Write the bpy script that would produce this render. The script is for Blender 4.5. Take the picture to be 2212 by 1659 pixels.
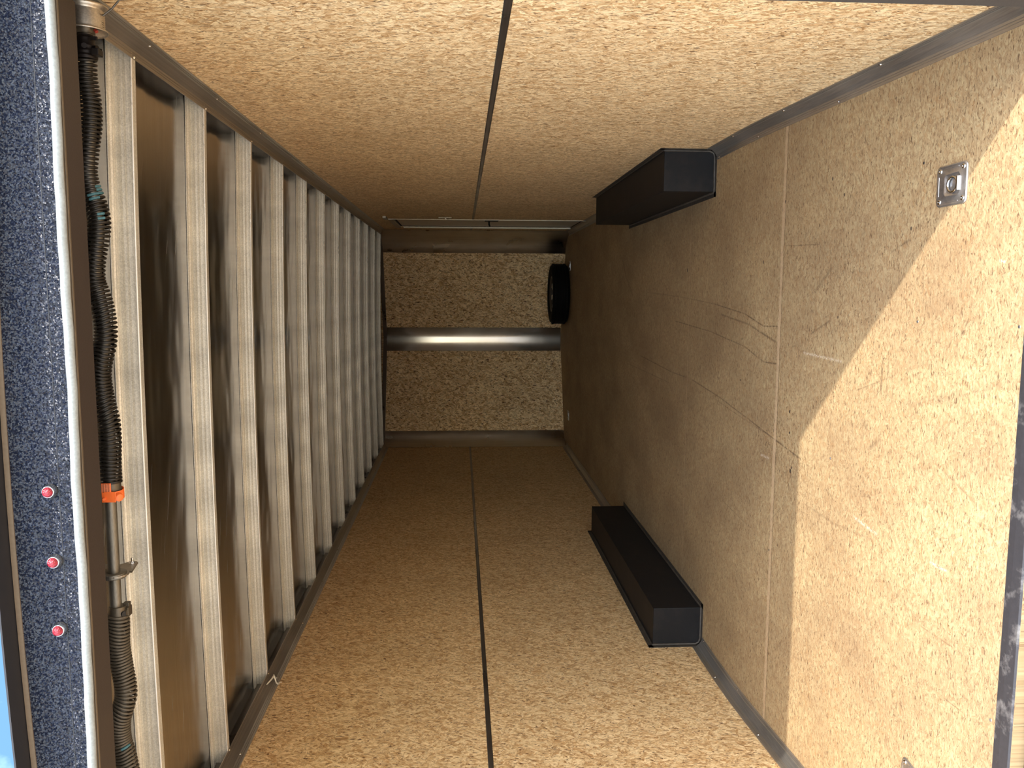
import bpy, bmesh, math, random
from mathutils import Vector, Matrix

# ------------------------------------------------------------------ clear
for o in list(bpy.data.objects):
    bpy.data.objects.remove(o, do_unlink=True)
S = bpy.context.scene
COL = S.collection
R = math.radians
random.seed(7)

# ------------------------------------------------------------------ camera
# the photo was taken with the phone held sideways: image left is up, image top is the right wall
cam_d = bpy.data.cameras.new('camera')
cam = bpy.data.objects.new('camera', cam_d)
COL.objects.link(cam)
IU = Vector((0.00382404, -0.06126734, -0.99811407))
IV = Vector((-0.9936807, -0.11220148, 0.00308022))
FW = Vector((-0.11217859, 0.99179491, -0.06130924))
m = Matrix((IU, -IV, -FW)).transposed().to_4x4()
m.translation = Vector((0.5393, 0.0, 1.2259))
cam.matrix_world = m
cam_d.sensor_width = 36.0
cam_d.sensor_fit = 'HORIZONTAL'
cam_d.lens = 36.0 * 1769.87 / 2212.0
cam_d.clip_start = 0.02
S.camera = cam

# ------------------------------------------------------------------ light and exposure
SUN_DIR = Vector((-1.168, 1.168, -2.085)).normalized()      # direction the light travels
sun_d = bpy.data.lights.new('sun', 'SUN')
sun_d.energy = 3.9
sun_d.color = (1.0, 0.955, 0.88)
sun_d.angle = R(0.53)
sun = bpy.data.objects.new('sun', sun_d)
COL.objects.link(sun)
sun.rotation_euler = SUN_DIR.to_track_quat('-Z', 'Y').to_euler()
sun.location = (3, -3, 6)

W = bpy.data.worlds.new('sky')
S.world = W
W.use_nodes = True
wn, wl = W.node_tree.nodes, W.node_tree.links
wn.clear()
wo = wn.new('ShaderNodeOutputWorld')
bg = wn.new('ShaderNodeBackground')
sky = wn.new('ShaderNodeTexSky')
sky.sky_type = 'NISHITA'
sky.sun_disc = False
sky.sun_elevation = R(51.6)
sky.sun_rotation = R(135)
sky.altitude = 100
sky.air_density = 1.2
sky.dust_density = 1.5
# thin broken cloud over the sky
tc = wn.new('ShaderNodeTexCoord')
cn = wn.new('ShaderNodeTexNoise'); cn.inputs['Scale'].default_value = 3.2; cn.inputs['Detail'].default_value = 8
cr = wn.new('ShaderNodeValToRGB'); cr.color_ramp.elements[0].position = .36; cr.color_ramp.elements[1].position = .62
mx = wn.new('ShaderNodeMixRGB'); mx.inputs['Color2'].default_value = (7.2, 7.1, 6.9, 1)
wl.new(tc.outputs['Generated'], cn.inputs['Vector'])
wl.new(cn.outputs['Fac'], cr.inputs['Fac'])
# unseen cloud bank added in the west (-x), thinned sunwards, to favour the right wall
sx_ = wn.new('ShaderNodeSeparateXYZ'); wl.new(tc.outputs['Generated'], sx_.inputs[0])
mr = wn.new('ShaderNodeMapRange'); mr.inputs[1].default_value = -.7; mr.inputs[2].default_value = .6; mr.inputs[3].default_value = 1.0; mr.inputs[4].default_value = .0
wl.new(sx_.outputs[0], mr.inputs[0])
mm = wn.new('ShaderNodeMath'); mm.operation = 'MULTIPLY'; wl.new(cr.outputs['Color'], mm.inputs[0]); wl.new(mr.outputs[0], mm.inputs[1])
# a gap of open blue sky high in the north
dt_ = wn.new('ShaderNodeVectorMath'); dt_.operation = 'DISTANCE'
d0 = (FW + IU * ((15 - 1106) / 1769.87) + IV * ((1500 - 829.5) / 1769.87)).normalized()
wl.new(tc.outputs['Generated'], dt_.inputs[0]); dt_.inputs[1].default_value = d0
gp_ = wn.new('ShaderNodeMapRange'); gp_.inputs[1].default_value = .12; gp_.inputs[2].default_value = .6; gp_.inputs[3].default_value = .12; gp_.inputs[4].default_value = 1.0
wl.new(dt_.outputs['Value'], gp_.inputs[0])
m2_ = wn.new('ShaderNodeMath'); m2_.operation = 'MULTIPLY'; wl.new(mm.outputs[0], m2_.inputs[0]); wl.new(gp_.outputs[0], m2_.inputs[1])
wl.new(m2_.outputs[0], mx.inputs['Fac'])
sg = wn.new('ShaderNodeMixRGB'); sg.blend_type = 'MULTIPLY'; sg.inputs['Fac'].default_value = 1; sg.inputs['Color2'].default_value = (1.5, 1.5, 1.45, 1)
wl.new(sky.outputs['Color'], sg.inputs['Color1'])
wl.new(sg.outputs[0], mx.inputs['Color1'])
bl = wn.new('ShaderNodeMixRGB'); bl.inputs['Color2'].default_value = (.50, 1.05, 1.75, 1)
iv_ = wn.new('ShaderNodeMapRange'); iv_.inputs[1].default_value = .12; iv_.inputs[2].default_value = .5; iv_.inputs[3].default_value = 1.0; iv_.inputs[4].default_value = 0.0
wl.new(dt_.outputs['Value'], iv_.inputs[0])
wsp = wn.new('ShaderNodeTexNoise'); wsp.inputs['Scale'].default_value = 16; wsp.inputs['Detail'].default_value = 6
wr2 = wn.new('ShaderNodeMapRange'); wr2.inputs[1].default_value = .48; wr2.inputs[2].default_value = .68; wr2.inputs[3].default_value = 1.0; wr2.inputs[4].default_value = .35
wl.new(tc.outputs['Generated'], wsp.inputs['Vector']); wl.new(wsp.outputs['Fac'], wr2.inputs[0])
m3_ = wn.new('ShaderNodeMath'); m3_.operation = 'MULTIPLY'; wl.new(iv_.outputs[0], m3_.inputs[0]); wl.new(wr2.outputs[0], m3_.inputs[1])
wl.new(m3_.outputs[0], bl.inputs['Fac']); wl.new(mx.outputs['Color'], bl.inputs['Color1'])
wl.new(bl.outputs['Color'], bg.inputs['Color'])
bg.inputs['Strength'].default_value = 0.53
wl.new(bg.outputs['Background'], wo.inputs['Surface'])

S.view_settings.view_transform = 'Standard'
S.view_settings.look = 'None'
S.view_settings.gamma = 1.0
S.view_settings.use_curve_mapping = False
S.view_settings.exposure = 0.2

# ------------------------------------------------------------------ dimensions (metres; floor level 0 at the front)
XR, XL = 1.2218, -1.2673          # inner faces of the side walls
YREAR, YBREAK, YF = 1.78, 3.4275, 9.62
SLOPE = 0.0687                    # the rear floor dips towards the ramp
YM = 10.13; XM = -0.04            # nose of the front wall
ZC = 2.13                         # roof bow ends
BOW0, BOWS = 2.3918, 0.6377
SKINZ = 2.176
def fz(y): return -(YBREAK - y) * SLOPE if y < YBREAK else 0.0
def arch(x): return 0.018 * (1 - ((x + .03) / 1.24) ** 2)

# ------------------------------------------------------------------ node helper
class NT:
    def __init__(s, nt): s.t = nt
    def n(s, typ, **kw):
        nd = s.t.nodes.new('ShaderNode' + typ)
        for k, v in kw.items(): setattr(nd, k, v)
        return nd
    def put(s, sock, v):
        if hasattr(v, 'links') or hasattr(v, 'is_linked'): s.t.links.new(v, sock)
        elif v is not None:
            if isinstance(v, tuple) and len(v) == 3 and len(sock.default_value) == 4: v = v + (1,)
            sock.default_value = v
    def math(s, op, a, b=None, c=None, clamp=False):
        nd = s.n('Math', operation=op); nd.use_clamp = clamp
        s.put(nd.inputs[0], a)
        if b is not None: s.put(nd.inputs[1], b)
        if c is not None: s.put(nd.inputs[2], c)
        return nd.outputs[0]
    def mix(s, fac, a, b, mode='MIX'):
        nd = s.n('MixRGB', blend_type=mode)
        s.put(nd.inputs[0], fac); s.put(nd.inputs[1], a); s.put(nd.inputs[2], b)
        return nd.outputs[0]
    def comb(s, x, y, z=0.0):
        nd = s.n('CombineXYZ')
        s.put(nd.inputs[0], x); s.put(nd.inputs[1], y); s.put(nd.inputs[2], z)
        return nd.outputs[0]
    def sep(s, v):
        nd = s.n('SeparateXYZ'); s.put(nd.inputs[0], v); return nd.outputs
    def noise(s, vec, scale, detail=3, rough=.55, dist=0.0):
        nd = s.n('TexNoise'); s.put(nd.inputs['Vector'], vec)
        nd.inputs['Scale'].default_value = scale; nd.inputs['Detail'].default_value = detail
        nd.inputs['Roughness'].default_value = rough; nd.inputs['Distortion'].default_value = dist
        return nd.outputs
    def vor(s, vec, scale=1.0, feature='F1', rnd=1.0):
        nd = s.n('TexVoronoi', feature=feature); s.put(nd.inputs['Vector'], vec)
        nd.inputs['Scale'].default_value = scale; nd.inputs['Randomness'].default_value = rnd
        return nd.outputs
    def ramp(s, fac, stops, interp='LINEAR'):
        nd = s.n('ValToRGB'); s.put(nd.inputs[0], fac)
        cr_ = nd.color_ramp; cr_.interpolation = interp
        while len(cr_.elements) < len(stops): cr_.elements.new(.5)
        for e, (p, c) in zip(cr_.elements, stops):
            e.position = p; e.color = (c if len(c) == 4 else tuple(c) + (1,))
        return nd.outputs[0]
    def maprange(s, v, a, b, c=0.0, d=1.0):
        nd = s.n('MapRange'); s.put(nd.inputs[0], v)
        for i, k in enumerate((a, b, c, d)): nd.inputs[i + 1].default_value = k
        return nd.outputs[0]

def new_mat(name):
    mt = bpy.data.materials.new(name); mt.use_nodes = True
    nt = mt.node_tree; nt.nodes.clear()
    N = NT(nt)
    b = N.n('BsdfPrincipled'); o = N.n('OutputMaterial')
    nt.links.new(b.outputs[0], o.inputs[0])
    return mt, N, b
def setp(N, b, **kw):
    names = dict(col='Base Color', rough='Roughness', metal='Metallic', spec='Specular IOR Level', normal='Normal', aniso='Anisotropic',
                 trans='Transmission Weight', ior='IOR', coat='Coat Weight', coatr='Coat Roughness', tangent='Tangent', sheen='Sheen Weight')
    for k, v in kw.items(): N.put(b.inputs[names[k]], v)
def bump(N, h, strength=.3, dist=.002):
    nd = N.n('Bump'); nd.inputs['Strength'].default_value = strength; nd.inputs['Distance'].default_value = dist
    N.put(nd.inputs['Height'], h); return nd.outputs[0]

def lin(r, g, b):
    f = lambda c: (c / 12.92 if c <= .04045 else ((c + .055) / 1.055) ** 2.4)
    return tuple(f(v / 255.) for v in (r, g, b))

# ------------------------------------------------------------------ strand board
def osb_group():
    g = bpy.data.node_groups.new('strand_board', 'ShaderNodeTree')
    g.interface.new_socket('Across', in_out='INPUT', socket_type='NodeSocketFloat')
    g.interface.new_socket('Along', in_out='INPUT', socket_type='NodeSocketFloat')
    wp = g.interface.new_socket('Warp', in_out='INPUT', socket_type='NodeSocketFloat'); wp.default_value = 1.0
    g.interface.new_socket('Value', in_out='OUTPUT', socket_type='NodeSocketFloat')
    g.interface.new_socket('Dark', in_out='OUTPUT', socket_type='NodeSocketFloat')
    g.interface.new_socket('Hue', in_out='OUTPUT', socket_type='NodeSocketFloat')
    N = NT(g); gi = g.nodes.new('NodeGroupInput'); go = g.nodes.new('NodeGroupOutput')
    A, L = gi.outputs[0], gi.outputs[1]
    base = N.comb(A, L)
    # gentle warp so that no strand is straight
    w = N.noise(base, 9, 3)[1]
    wv = N.n('VectorMath', operation='MULTIPLY_ADD')
    N.put(wv.inputs[0], w); wk = N.math('MULTIPLY', gi.outputs[2], .035); g.links.new(N.comb(wk, wk), wv.inputs[1]); g.links.new(base, wv.inputs[2])
    P = wv.outputs[0]
    sx = N.sep(P); a, l = sx[0], sx[1]
    layers = []
    for i, (ang, sa, sl) in enumerate([(0, 165, 30), (28, 140, 27), (-35, 150, 32), (68, 105, 34)]):
        c, s_ = math.cos(R(ang)), math.sin(R(ang))
        ra = N.math('ADD', N.math('MULTIPLY', a, c * sa), N.math('MULTIPLY', l, s_ * sa))
        rl = N.math('ADD', N.math('MULTIPLY', a, -s_ * sl), N.math('MULTIPLY', l, c * sl))
        v = N.comb(ra, rl, i * 7.3)
        vo = N.vor(v, 1.0)
        rnd = N.sep(vo['Color'])
        fib = N.noise(N.comb(N.math('MULTIPLY', ra, 3.2), N.math('MULTIPLY', rl, 1.5), i * 3.), 1.0, 3, .65)[0]
        val = N.math('ADD', N.math('MULTIPLY', rnd[0], .34), N.math('MULTIPLY', fib, .78))
        layers.append((val, rnd[1]))
    # choose a layer by patches
    m1 = N.maprange(N.noise(P, 52, 2)[0], .49, .52)
    n2 = N.n('VectorMath', operation='ADD'); g.links.new(P, n2.inputs[0]); n2.inputs[1].default_value = (5, 3, 9)
    m2 = N.maprange(N.noise(n2.outputs[0], 44, 2)[0], .50, .53)
    n3 = N.n('VectorMath', operation='ADD'); g.links.new(P, n3.inputs[0]); n3.inputs[1].default_value = (1, 8, 4)
    m3 = N.maprange(N.noise(n3.outputs[0], 36, 2)[0], .60, .62)
    def mixv(f, x, y): return N.math('ADD', N.math('MULTIPLY', x, N.math('SUBTRACT', 1.0, f)), N.math('MULTIPLY', y, f))
    v01 = mixv(m1, layers[0][0], layers[1][0]); v012 = mixv(m2, v01, layers[2][0]); vv = mixv(m3, v012, layers[3][0])
    h01 = mixv(m1, layers[0][1], layers[1][1]); h012 = mixv(m2, h01, layers[2][1]); hh = mixv(m3, h012, layers[3][1])
    # dark slivers between strands
    d1 = N.noise(N.comb(N.math('MULTIPLY', a, 230.), N.math('MULTIPLY', l, 62.)), 1.0, 2, .6, .9)[0]
    dk = N.maprange(d1, .57, .67)
    d2 = N.noise(N.comb(N.math('MULTIPLY', a, 75.), N.math('MULTIPLY', l, 42.), 3.), 1.0, 2, .6, 1.5)[0]
    dk2 = N.maprange(d2, .71, .78, 0, .9)
    dark = N.math('MAXIMUM', N.math('MULTIPLY', dk, .8), dk2)
    # curled strand edges: thin dark and pale contour lines
    e1 = N.noise(N.comb(N.math('MULTIPLY', a, 105.), N.math('MULTIPLY', l, 34.), 11.), 1.0, 2.5, .6, .8)[0]
    ln = N.maprange(N.math('ABSOLUTE', N.math('SUBTRACT', e1, .47)), .006, .022, 1., 0.)
    ms = N.maprange(N.noise(N.comb(N.math('MULTIPLY', a, 60.), N.math('MULTIPLY', l, 40.), 2.), 1.0, 2)[0], .50, .62)
    curl = N.math('MULTIPLY', N.math('MULTIPLY', ln, ms, clamp=True), .75)
    lp = N.maprange(N.math('ABSOLUTE', N.math('SUBTRACT', e1, .56)), .004, .020, 1., 0.)
    mp = N.maprange(N.noise(N.comb(N.math('MULTIPLY', a, 50.), N.math('MULTIPLY', l, 36.), 8.), 1.0, 2)[0], .5, .6)
    vv = N.math('ADD', vv, N.math('MULTIPLY', N.math('MULTIPLY', lp, mp, clamp=True), .16))
    dark = N.math('MAXIMUM', dark, curl)
    g.links.new(vv, go.inputs[0]); g.links.new(dark, go.inputs[1]); g.links.new(hh, go.inputs[2])
    return g
OSB = osb_group()

def osb_mat(name, across, along, light, mid, deep, darkc, rough=.6, extra=None, contrast=1.0, off=(0., 0.), bstr=.25, scale=1.0, dark=1.0, warp=1.0):
    mt, N, b = new_mat(name)
    t = N.n('TexCoord').outputs['Object']; x = N.sep(t)
    gp = N.n('Group'); gp.node_tree = OSB
    def ax(k, o):
        if isinstance(k, tuple):   # rotated in-plane axis
            return N.math('ADD', N.math('ADD', N.math('MULTIPLY', x['XYZ'.index(k[0])], k[1]), N.math('MULTIPLY', x['XYZ'.index(k[2])], k[3])), o)
        return N.math('ADD', x['XYZ'.index(k)], o)
    N.put(gp.inputs[0], N.math('MULTIPLY', ax(across, off[0]), scale)); N.put(gp.inputs[1], N.math('MULTIPLY', ax(along, off[1]), scale))
    gp.inputs[2].default_value = warp
    v, d, h = gp.outputs
    lo, hi = .5 - .34 / contrast, .5 + .34 / contrast
    v = N.maprange(v, lo + .06, hi + .06)
    col = N.ramp(v, [(0.0, deep), (.42, mid), (.8, light), (1.0, tuple(min(1, c * 1.12) for c in light))])
    warm = N.mix(N.maprange(h, .80, .95, 0, .45), col, tuple(c * k for c, k in zip(mid, (.95, .78, .62))))
    blotch = N.maprange(N.noise(t, 1.7, 3)[0], .3, .7, .93, 1.06)
    col = N.mix(1.0, warm, N.comb(blotch, blotch, blotch), 'MULTIPLY')
    col = N.mix(N.math('MULTIPLY', d, dark, clamp=True), col, darkc)
    if extra: col = extra(N, t, x, col)
    bmp = bump(N, N.math('SUBTRACT', v, d), bstr, .0012)
    setp(N, b, col=col, rough=rough, spec=.35, normal=bmp)
    return mt

# scratches and scuffs on the floor: each one a bent stroke with its own place, length and width
def stroke_group():
    g = bpy.data.node_groups.new('stroke', 'ShaderNodeTree')
    for nm in ('X', 'Y', 'X0', 'Y0', 'DX', 'DY', 'Len', 'Width', 'Bend', 'Depth'):
        g.interface.new_socket(nm, in_out='INPUT', socket_type='NodeSocketFloat')
    g.interface.new_socket('Mask', in_out='OUTPUT', socket_type='NodeSocketFloat')
    N = NT(g); i = g.nodes.new('NodeGroupInput').outputs; go = g.nodes.new('NodeGroupOutput')
    px = N.math('SUBTRACT', i[0], i[2]); py = N.math('SUBTRACT', i[1], i[3])
    s_ = N.math('ADD', N.math('MULTIPLY', px, i[4]), N.math('MULTIPLY', py, i[5]))
    d = N.math('SUBTRACT', N.math('MULTIPLY', px, i[5]), N.math('MULTIPLY', py, i[4]))
    u = N.math('DIVIDE', s_, i[6])
    arc = N.math('MULTIPLY', N.math('SINE', N.math('MULTIPLY', u, 3.1416)), i[8])
    dd = N.math('ABSOLUTE', N.math('SUBTRACT', d, arc))
    inside = N.math('MULTIPLY', N.math('GREATER_THAN', u, 0.0), N.math('LESS_THAN', u, 1.0))
    fall = N.math('SUBTRACT', 1.0, N.math('DIVIDE', dd, i[7]), clamp=True)
    inside = N.math('MULTIPLY', N.math('GREATER_THAN', u, -.01), N.math('LESS_THAN', u, 1.01))
    taper = N.math('POWER', N.math('MAXIMUM', N.math('SINE', N.math('MULTIPLY', N.math('MULTIPLY', u, inside), 3.1416)), 0.0), .15)
    g.links.new(N.math('MULTIPLY', N.math('MULTIPLY', N.math('MULTIPLY', fall, inside), taper), i[9]), go.inputs[0])
    return g
STROKE = stroke_group()
def strokes(N, x, lst):
    out = None
    for (x0, y0, x1, y1, wd, bend, dep) in lst:
        L = math.hypot(x1 - x0, y1 - y0)
        gp = N.n('Group'); gp.node_tree = STROKE
        N.put(gp.inputs[0], x[0]); N.put(gp.inputs[1], x[1])
        for k, v in zip(range(2, 10), (x0, y0, (x1 - x0) / L, (y1 - y0) / L, L, wd, bend, dep)): gp.inputs[k].default_value = v
        out = gp.outputs[0] if out is None else N.math('MAXIMUM', out, gp.outputs[0])
    return out

def floor_extra(N, t, x, col):
    # foot traffic: soft dirt in broad patches
    dirt = N.maprange(N.noise(N.comb(N.math('MULTIPLY', x[0], 1.6), N.math('MULTIPLY', x[1], .9)), 1.6, 5, .6)[0], .42, .72, 0, .55)
    col = N.mix(dirt, col, lin(122, 96, 70))
    # fine hair scratches in random directions
    for k, (an, sc) in enumerate([(12, 1.), (63, 1.2), (140, .9)]):
        c, s_ = math.cos(R(an)), math.sin(R(an))
        ra = N.math('ADD', N.math('MULTIPLY', x[0], c), N.math('MULTIPLY', x[1], s_))
        rb = N.math('ADD', N.math('MULTIPLY', x[0], -s_), N.math('MULTIPLY', x[1], c))
        f = N.noise(N.comb(N.math('MULTIPLY', ra, 210. * sc), N.math('MULTIPLY', rb, 5. * sc), k * 4.), 1.0, 2, .5, .3)[0]
        col = N.mix(N.maprange(f, .70, .80, 0, .32), col, lin(96, 66, 40))
    ff = N.noise(N.comb(N.math('MULTIPLY', x[0], 9.), N.math('MULTIPLY', x[1], 330.)), 1.0, 3, .6, .2)[0]
    fk = N.maprange(ff, .3, .7, .86, 1.12)
    col = N.mix(1.0, col, N.comb(fk, fk, fk), 'MULTIPLY')
    # small pitch spots and nail holes
    vo = N.n('TexVoronoi', feature='F1'); N.put(vo.inputs['Vector'], N.comb(x[0], N.math('MULTIPLY', x[1], .8))); vo.inputs['Scale'].default_value = 5.5
    sp = N.math('LESS_THAN', vo.outputs['Distance'], N.maprange(N.sep(vo.outputs['Color'])[0], .6, 1., 0., .045))
    col = N.mix(N.math('MULTIPLY', sp, .85), col, lin(52, 36, 30))
    for (sx, sy, sr) in ((.927, 2.792, .009), (.864, 2.711, .008), (.663, 3.322, .010), (.457, 2.715, .007), (.886, 3.14, .009), (.657, 4.425, .014), (.337, 3.524, .007), (.725, 2.334, .008), (.96, 3.9, .008), (.087, 3.033, .009), (.006, 3.026, .008), (-.139, 3.009, .012), (-.125, 3.0, .008)):
        dq = N.math('ADD', N.math('POWER', N.math('SUBTRACT', x[0], sx), 2.0), N.math('MULTIPLY', N.math('POWER', N.math('SUBTRACT', x[1], sy), 2.0), 2.2))
        col = N.mix(N.math('MULTIPLY', N.math('LESS_THAN', dq, sr * sr * .55), .85), col, lin(46, 34, 36))
    # long tyre and skid marks
    dk = strokes(N, x, [ (0.539, 5.399, 0.509, 4.456, 0.0035, 0, 0.5),
        (0.509, 4.456, 0.484, 3.938, 0.0035, 0, 0.5),
        (0.484, 3.938, 0.448, 3.506, 0.0045, 0, 0.8),
        (0.448, 3.506, 0.402, 3.294, 0.0045, 0, 0.8),
        (0.402, 3.294, 0.407, 3.164, 0.0045, 0, 0.8),
        (0.375, 4.669, 0.347, 3.976, 0.0045, 0, 0.7),
        (0.347, 3.976, 0.306, 3.491, 0.0045, 0, 0.7),
        (0.306, 3.491, 0.256, 3.281, 0.005, 0, 0.85),
        (0.256, 3.281, 0.259, 3.159, 0.005, 0, 0.85),
        (0.436, 3.825, 0.403, 3.449, 0.007, 0, 0.7),
        (0.403, 3.449, 0.341, 3.158, 0.007, 0, 0.7),
        (0.105, 5.555, 0.075, 4.691, 0.005, 0, 0.7),
        (0.075, 4.691, 0.077, 4.384, 0.005, 0, 0.7),
        (0.015, 6.007, 0.006, 4.727, 0.004, 0, 0.5),
        (0.076, 4.275, 0.041, 3.784, 0.005, 0, 0.8),
        (0.041, 3.784, 0.0, 3.43, 0.005, 0, 0.8),
        (0.0, 3.43, -0.077, 2.929, 0.005, 0, 0.8),
        (0.025, 3.869, -0.017, 3.39, 0.003, 0, 0.5),
        (-0.017, 3.39, -0.052, 3.044, 0.003, 0, 0.5),
        (0.348, 2.438, 0.239, 2.44, 0.007, 0, 0.6),
        (0.345, 2.408, 0.234, 2.412, 0.004, 0, 0.5),
        (0.474, 2.063, 0.427, 2.089, 0.006, 0, 0.7),
        (0.222, 2.583, 0.293, 2.373, 0.004, 0, 0.5),
        (0.211, 2.325, 0.271, 2.067, 0.018, 0, 0.28),
        (0.271, 2.067, 0.335, 1.877, 0.018, 0, 0.28),
        (0.043, 2.496, 0.093, 2.426, 0.013, 0, 0.45),
        (0.39, 2.898, 0.445, 2.763, 0.006, 0, 0.6),
        (0.661, 2.427, 0.701, 2.317, 0.006, 0, 0.5),
        (0.545, 2.882, 0.624, 2.767, 0.012, 0, 0.35),
        (0.731, 2.414, 0.653, 2.388, 0.003, 0, 0.6),
        (0.718, 3.125, 0.709, 2.864, 0.003, 0, 0.55),
        (-0.392, 3.176, -0.257, 3.025, 0.004, 0, 0.4),
        (-0.237, 2.879, -0.25, 2.68, 0.008, 0, 0.3),
        (-0.25, 2.68, -0.237, 2.428, 0.008, 0, 0.3),
        (0.07, 2.162, -0.002, 1.987, 0.005, 0, 0.4),
        (0.136, 2.537, 0.11, 2.508, 0.014, 0, 0.4),
        (-0.41, 2.189, -0.411, 2.038, 0.003, 0, 0.5),
        (-0.566, 2.071, -0.567, 1.985, 0.003, 0, 0.6),
        (0.787, 6.241, 0.644, 6.086, 0.02, 0, 0.4),
        (0.644, 6.086, 0.476, 5.789, 0.006, 0, 0.6),
        (-0.435, 3.714, -0.463, 3.351, 0.004, 0, 0.4) ])
    brk = N.maprange(N.noise(t, 60, 2)[0], .35, .55, .35, 1)
    col = N.mix(N.math('MULTIPLY', dk, brk), col, lin(74, 54, 40))
    lt = strokes(N, x, [ (0.319, 2.947, 0.309, 2.674, 0.007, 0, 0.7), (-0.192, 2.561, -0.212, 2.418, 0.008, 0, 0.6), (-0.212, 2.159, -0.215, 2.085, 0.007, 0, 0.6), (0.62, 1.968, 0.615, 1.941, 0.005, 0, 0.7), (-0.13, 3.278, -0.128, 3.191, 0.008, 0, 0.6) ])
    col = N.mix(N.math('MULTIPLY', lt, N.maprange(N.noise(t, 190, 2)[0], .4, .6)), col, lin(226, 214, 196))
    # worn panel joints
    for yy, wd, st in ((3.1506, .016, .8), (4.37, .008, .6), (5.649, .006, .5), (6.87, .006, .4), (8.09, .006, .4)):
        dd = N.math('ABSOLUTE', N.math('SUBTRACT', x[1], yy))
        jag = N.math('MULTIPLY', N.noise(t, 22, 3)[0], wd * 1.3)
        col = N.mix(N.math('MULTIPLY', N.math('LESS_THAN', dd, jag), st * .5), col, lin(214, 184, 148))
        col = N.mix(N.math('MULTIPLY', N.math('LESS_THAN', N.math('ABSOLUTE', N.math('SUBTRACT', x[1], yy - wd * .9)), .0015), .6), col, lin(70, 50, 36))
    return col

LIGHT, MID, DEEP, DARK = lin(243, 218, 175), lin(223, 190, 144), lin(182, 142, 95), lin(92, 60, 36)
M_OSB_SIDE = osb_mat('strand_board_side', 'Y', 'Z', LIGHT, MID, DEEP, DARK, .62, scale=.74, contrast=1.9, dark=1.25)
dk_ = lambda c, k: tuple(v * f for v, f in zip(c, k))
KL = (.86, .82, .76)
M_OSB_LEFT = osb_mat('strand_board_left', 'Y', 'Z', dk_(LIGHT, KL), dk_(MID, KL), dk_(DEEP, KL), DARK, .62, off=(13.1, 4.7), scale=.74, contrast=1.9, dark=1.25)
M_OSB_FRONT = osb_mat('strand_board_front', 'X', 'Z', LIGHT, MID, DEEP, dk_(DARK, (.8, .8, .8)), .62, contrast=1.9, off=(3.3, 1.9), scale=.42, dark=1.4)
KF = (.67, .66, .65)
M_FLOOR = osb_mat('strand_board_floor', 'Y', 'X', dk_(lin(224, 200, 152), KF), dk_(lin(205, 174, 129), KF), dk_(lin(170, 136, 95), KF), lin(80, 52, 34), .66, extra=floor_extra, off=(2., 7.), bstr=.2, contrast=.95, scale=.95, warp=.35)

def metal(name, c, rough, metallic=1.0, streak=None, sc=(300, 6, 300), bs=.0, var=.12, rv=.1):
    mt, N, b = new_mat(name)
    t = N.n('TexCoord').outputs['Object']; x = N.sep(t)
    st = N.noise(N.comb(*[N.math('MULTIPLY', x[i], float(sc[i])) for i in range(3)]), 1.0, 3, .6)[0]
    big = N.noise(t, 3.5, 4)[0]
    f = N.math('ADD', N.maprange(st, .3, .7, -var, var), N.maprange(big, .3, .7, -var, var))
    k = N.math('ADD', f, 1.0)
    col = N.mix(1.0, tuple(c), N.comb(k, k, k), 'MULTIPLY')
    kw = dict(col=col, metal=metallic, rough=N.math('ADD', N.maprange(big, .3, .7, -rv, rv), rough, clamp=True))
    if bs: kw['normal'] = bump(N, st, bs, .001)
    setp(N, b, **kw)
    return mt

M_TRIM = metal('mill_aluminium_trim', (.40, .365, .32), .38, .8, sc=(260, 2, 260))
M_TRIMV = metal('mill_aluminium_post', (.52, .485, .45), .34, sc=(200, 200, 2))
M_STRIP = metal('dark_joint_strip', (.20, .18, .165), .34, .9, sc=(200, 2, 200))
M_SCREW = metal('zinc_screw', (.75, .74, .72), .25)
M_BRIGHT = metal('bright_edge_metal', (.78, .74, .66), .35, .7)
M_EDGE = metal('bright_rolled_edge', (.93, .92, .88), .3, .3, var=.03)
M_STEELD = metal('dark_steel', (.13, .115, .10), .42, .8)
M_SHAFT = metal('galvanised_tube', (.20, .185, .155), .5, .9, sc=(60, 400, 400), bs=.1, var=.2)
M_CHROME = metal('chrome', (.62, .62, .62), .14)
M_ZINC = metal('zinc_plate', (.52, .51, .50), .42, .95, sc=(120, 120, 120), bs=.04)
M_DRUM = metal('cast_aluminium', (.62, .56, .48), .38, .9, sc=(200, 200, 200), bs=.2, var=.18)

# roof bow: galvanised steel with fine spangle
def galv():
    mt, N, b = new_mat('galvanised_bow')
    t = N.n('TexCoord').outputs['Object']; x = N.sep(t)
    sp = N.vor(t, 330)['Color']
    s0 = N.maprange(N.sep(sp)[0], 0, 1, .86, 1.14)
    big = N.maprange(N.noise(N.comb(N.math('MULTIPLY', x[0], 3.), x[1], x[2]), 3, 4)[0], .3, .7, .85, 1.12)
    k = N.math('MULTIPLY', s0, big)
    lines = N.noise(N.comb(N.math('MULTIPLY', x[0], .8), N.math('MULTIPLY', x[1], 300.), N.math('MULTIPLY', x[2], 260.)), 1., 2)[0]
    k = N.math('MULTIPLY', k, N.maprange(lines, .35, .65, .90, 1.06))
    col = N.mix(1.0, (.68, .655, .575), N.comb(k, k, k), 'MULTIPLY')
    setp(N, b, col=col, metal=.38, rough=N.maprange(N.sep(sp)[1], 0, 1, .38, .58), normal=bump(N, N.math('ADD', s0, lines), .12, .0008))
    return mt
M_BOW = galv()

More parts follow.
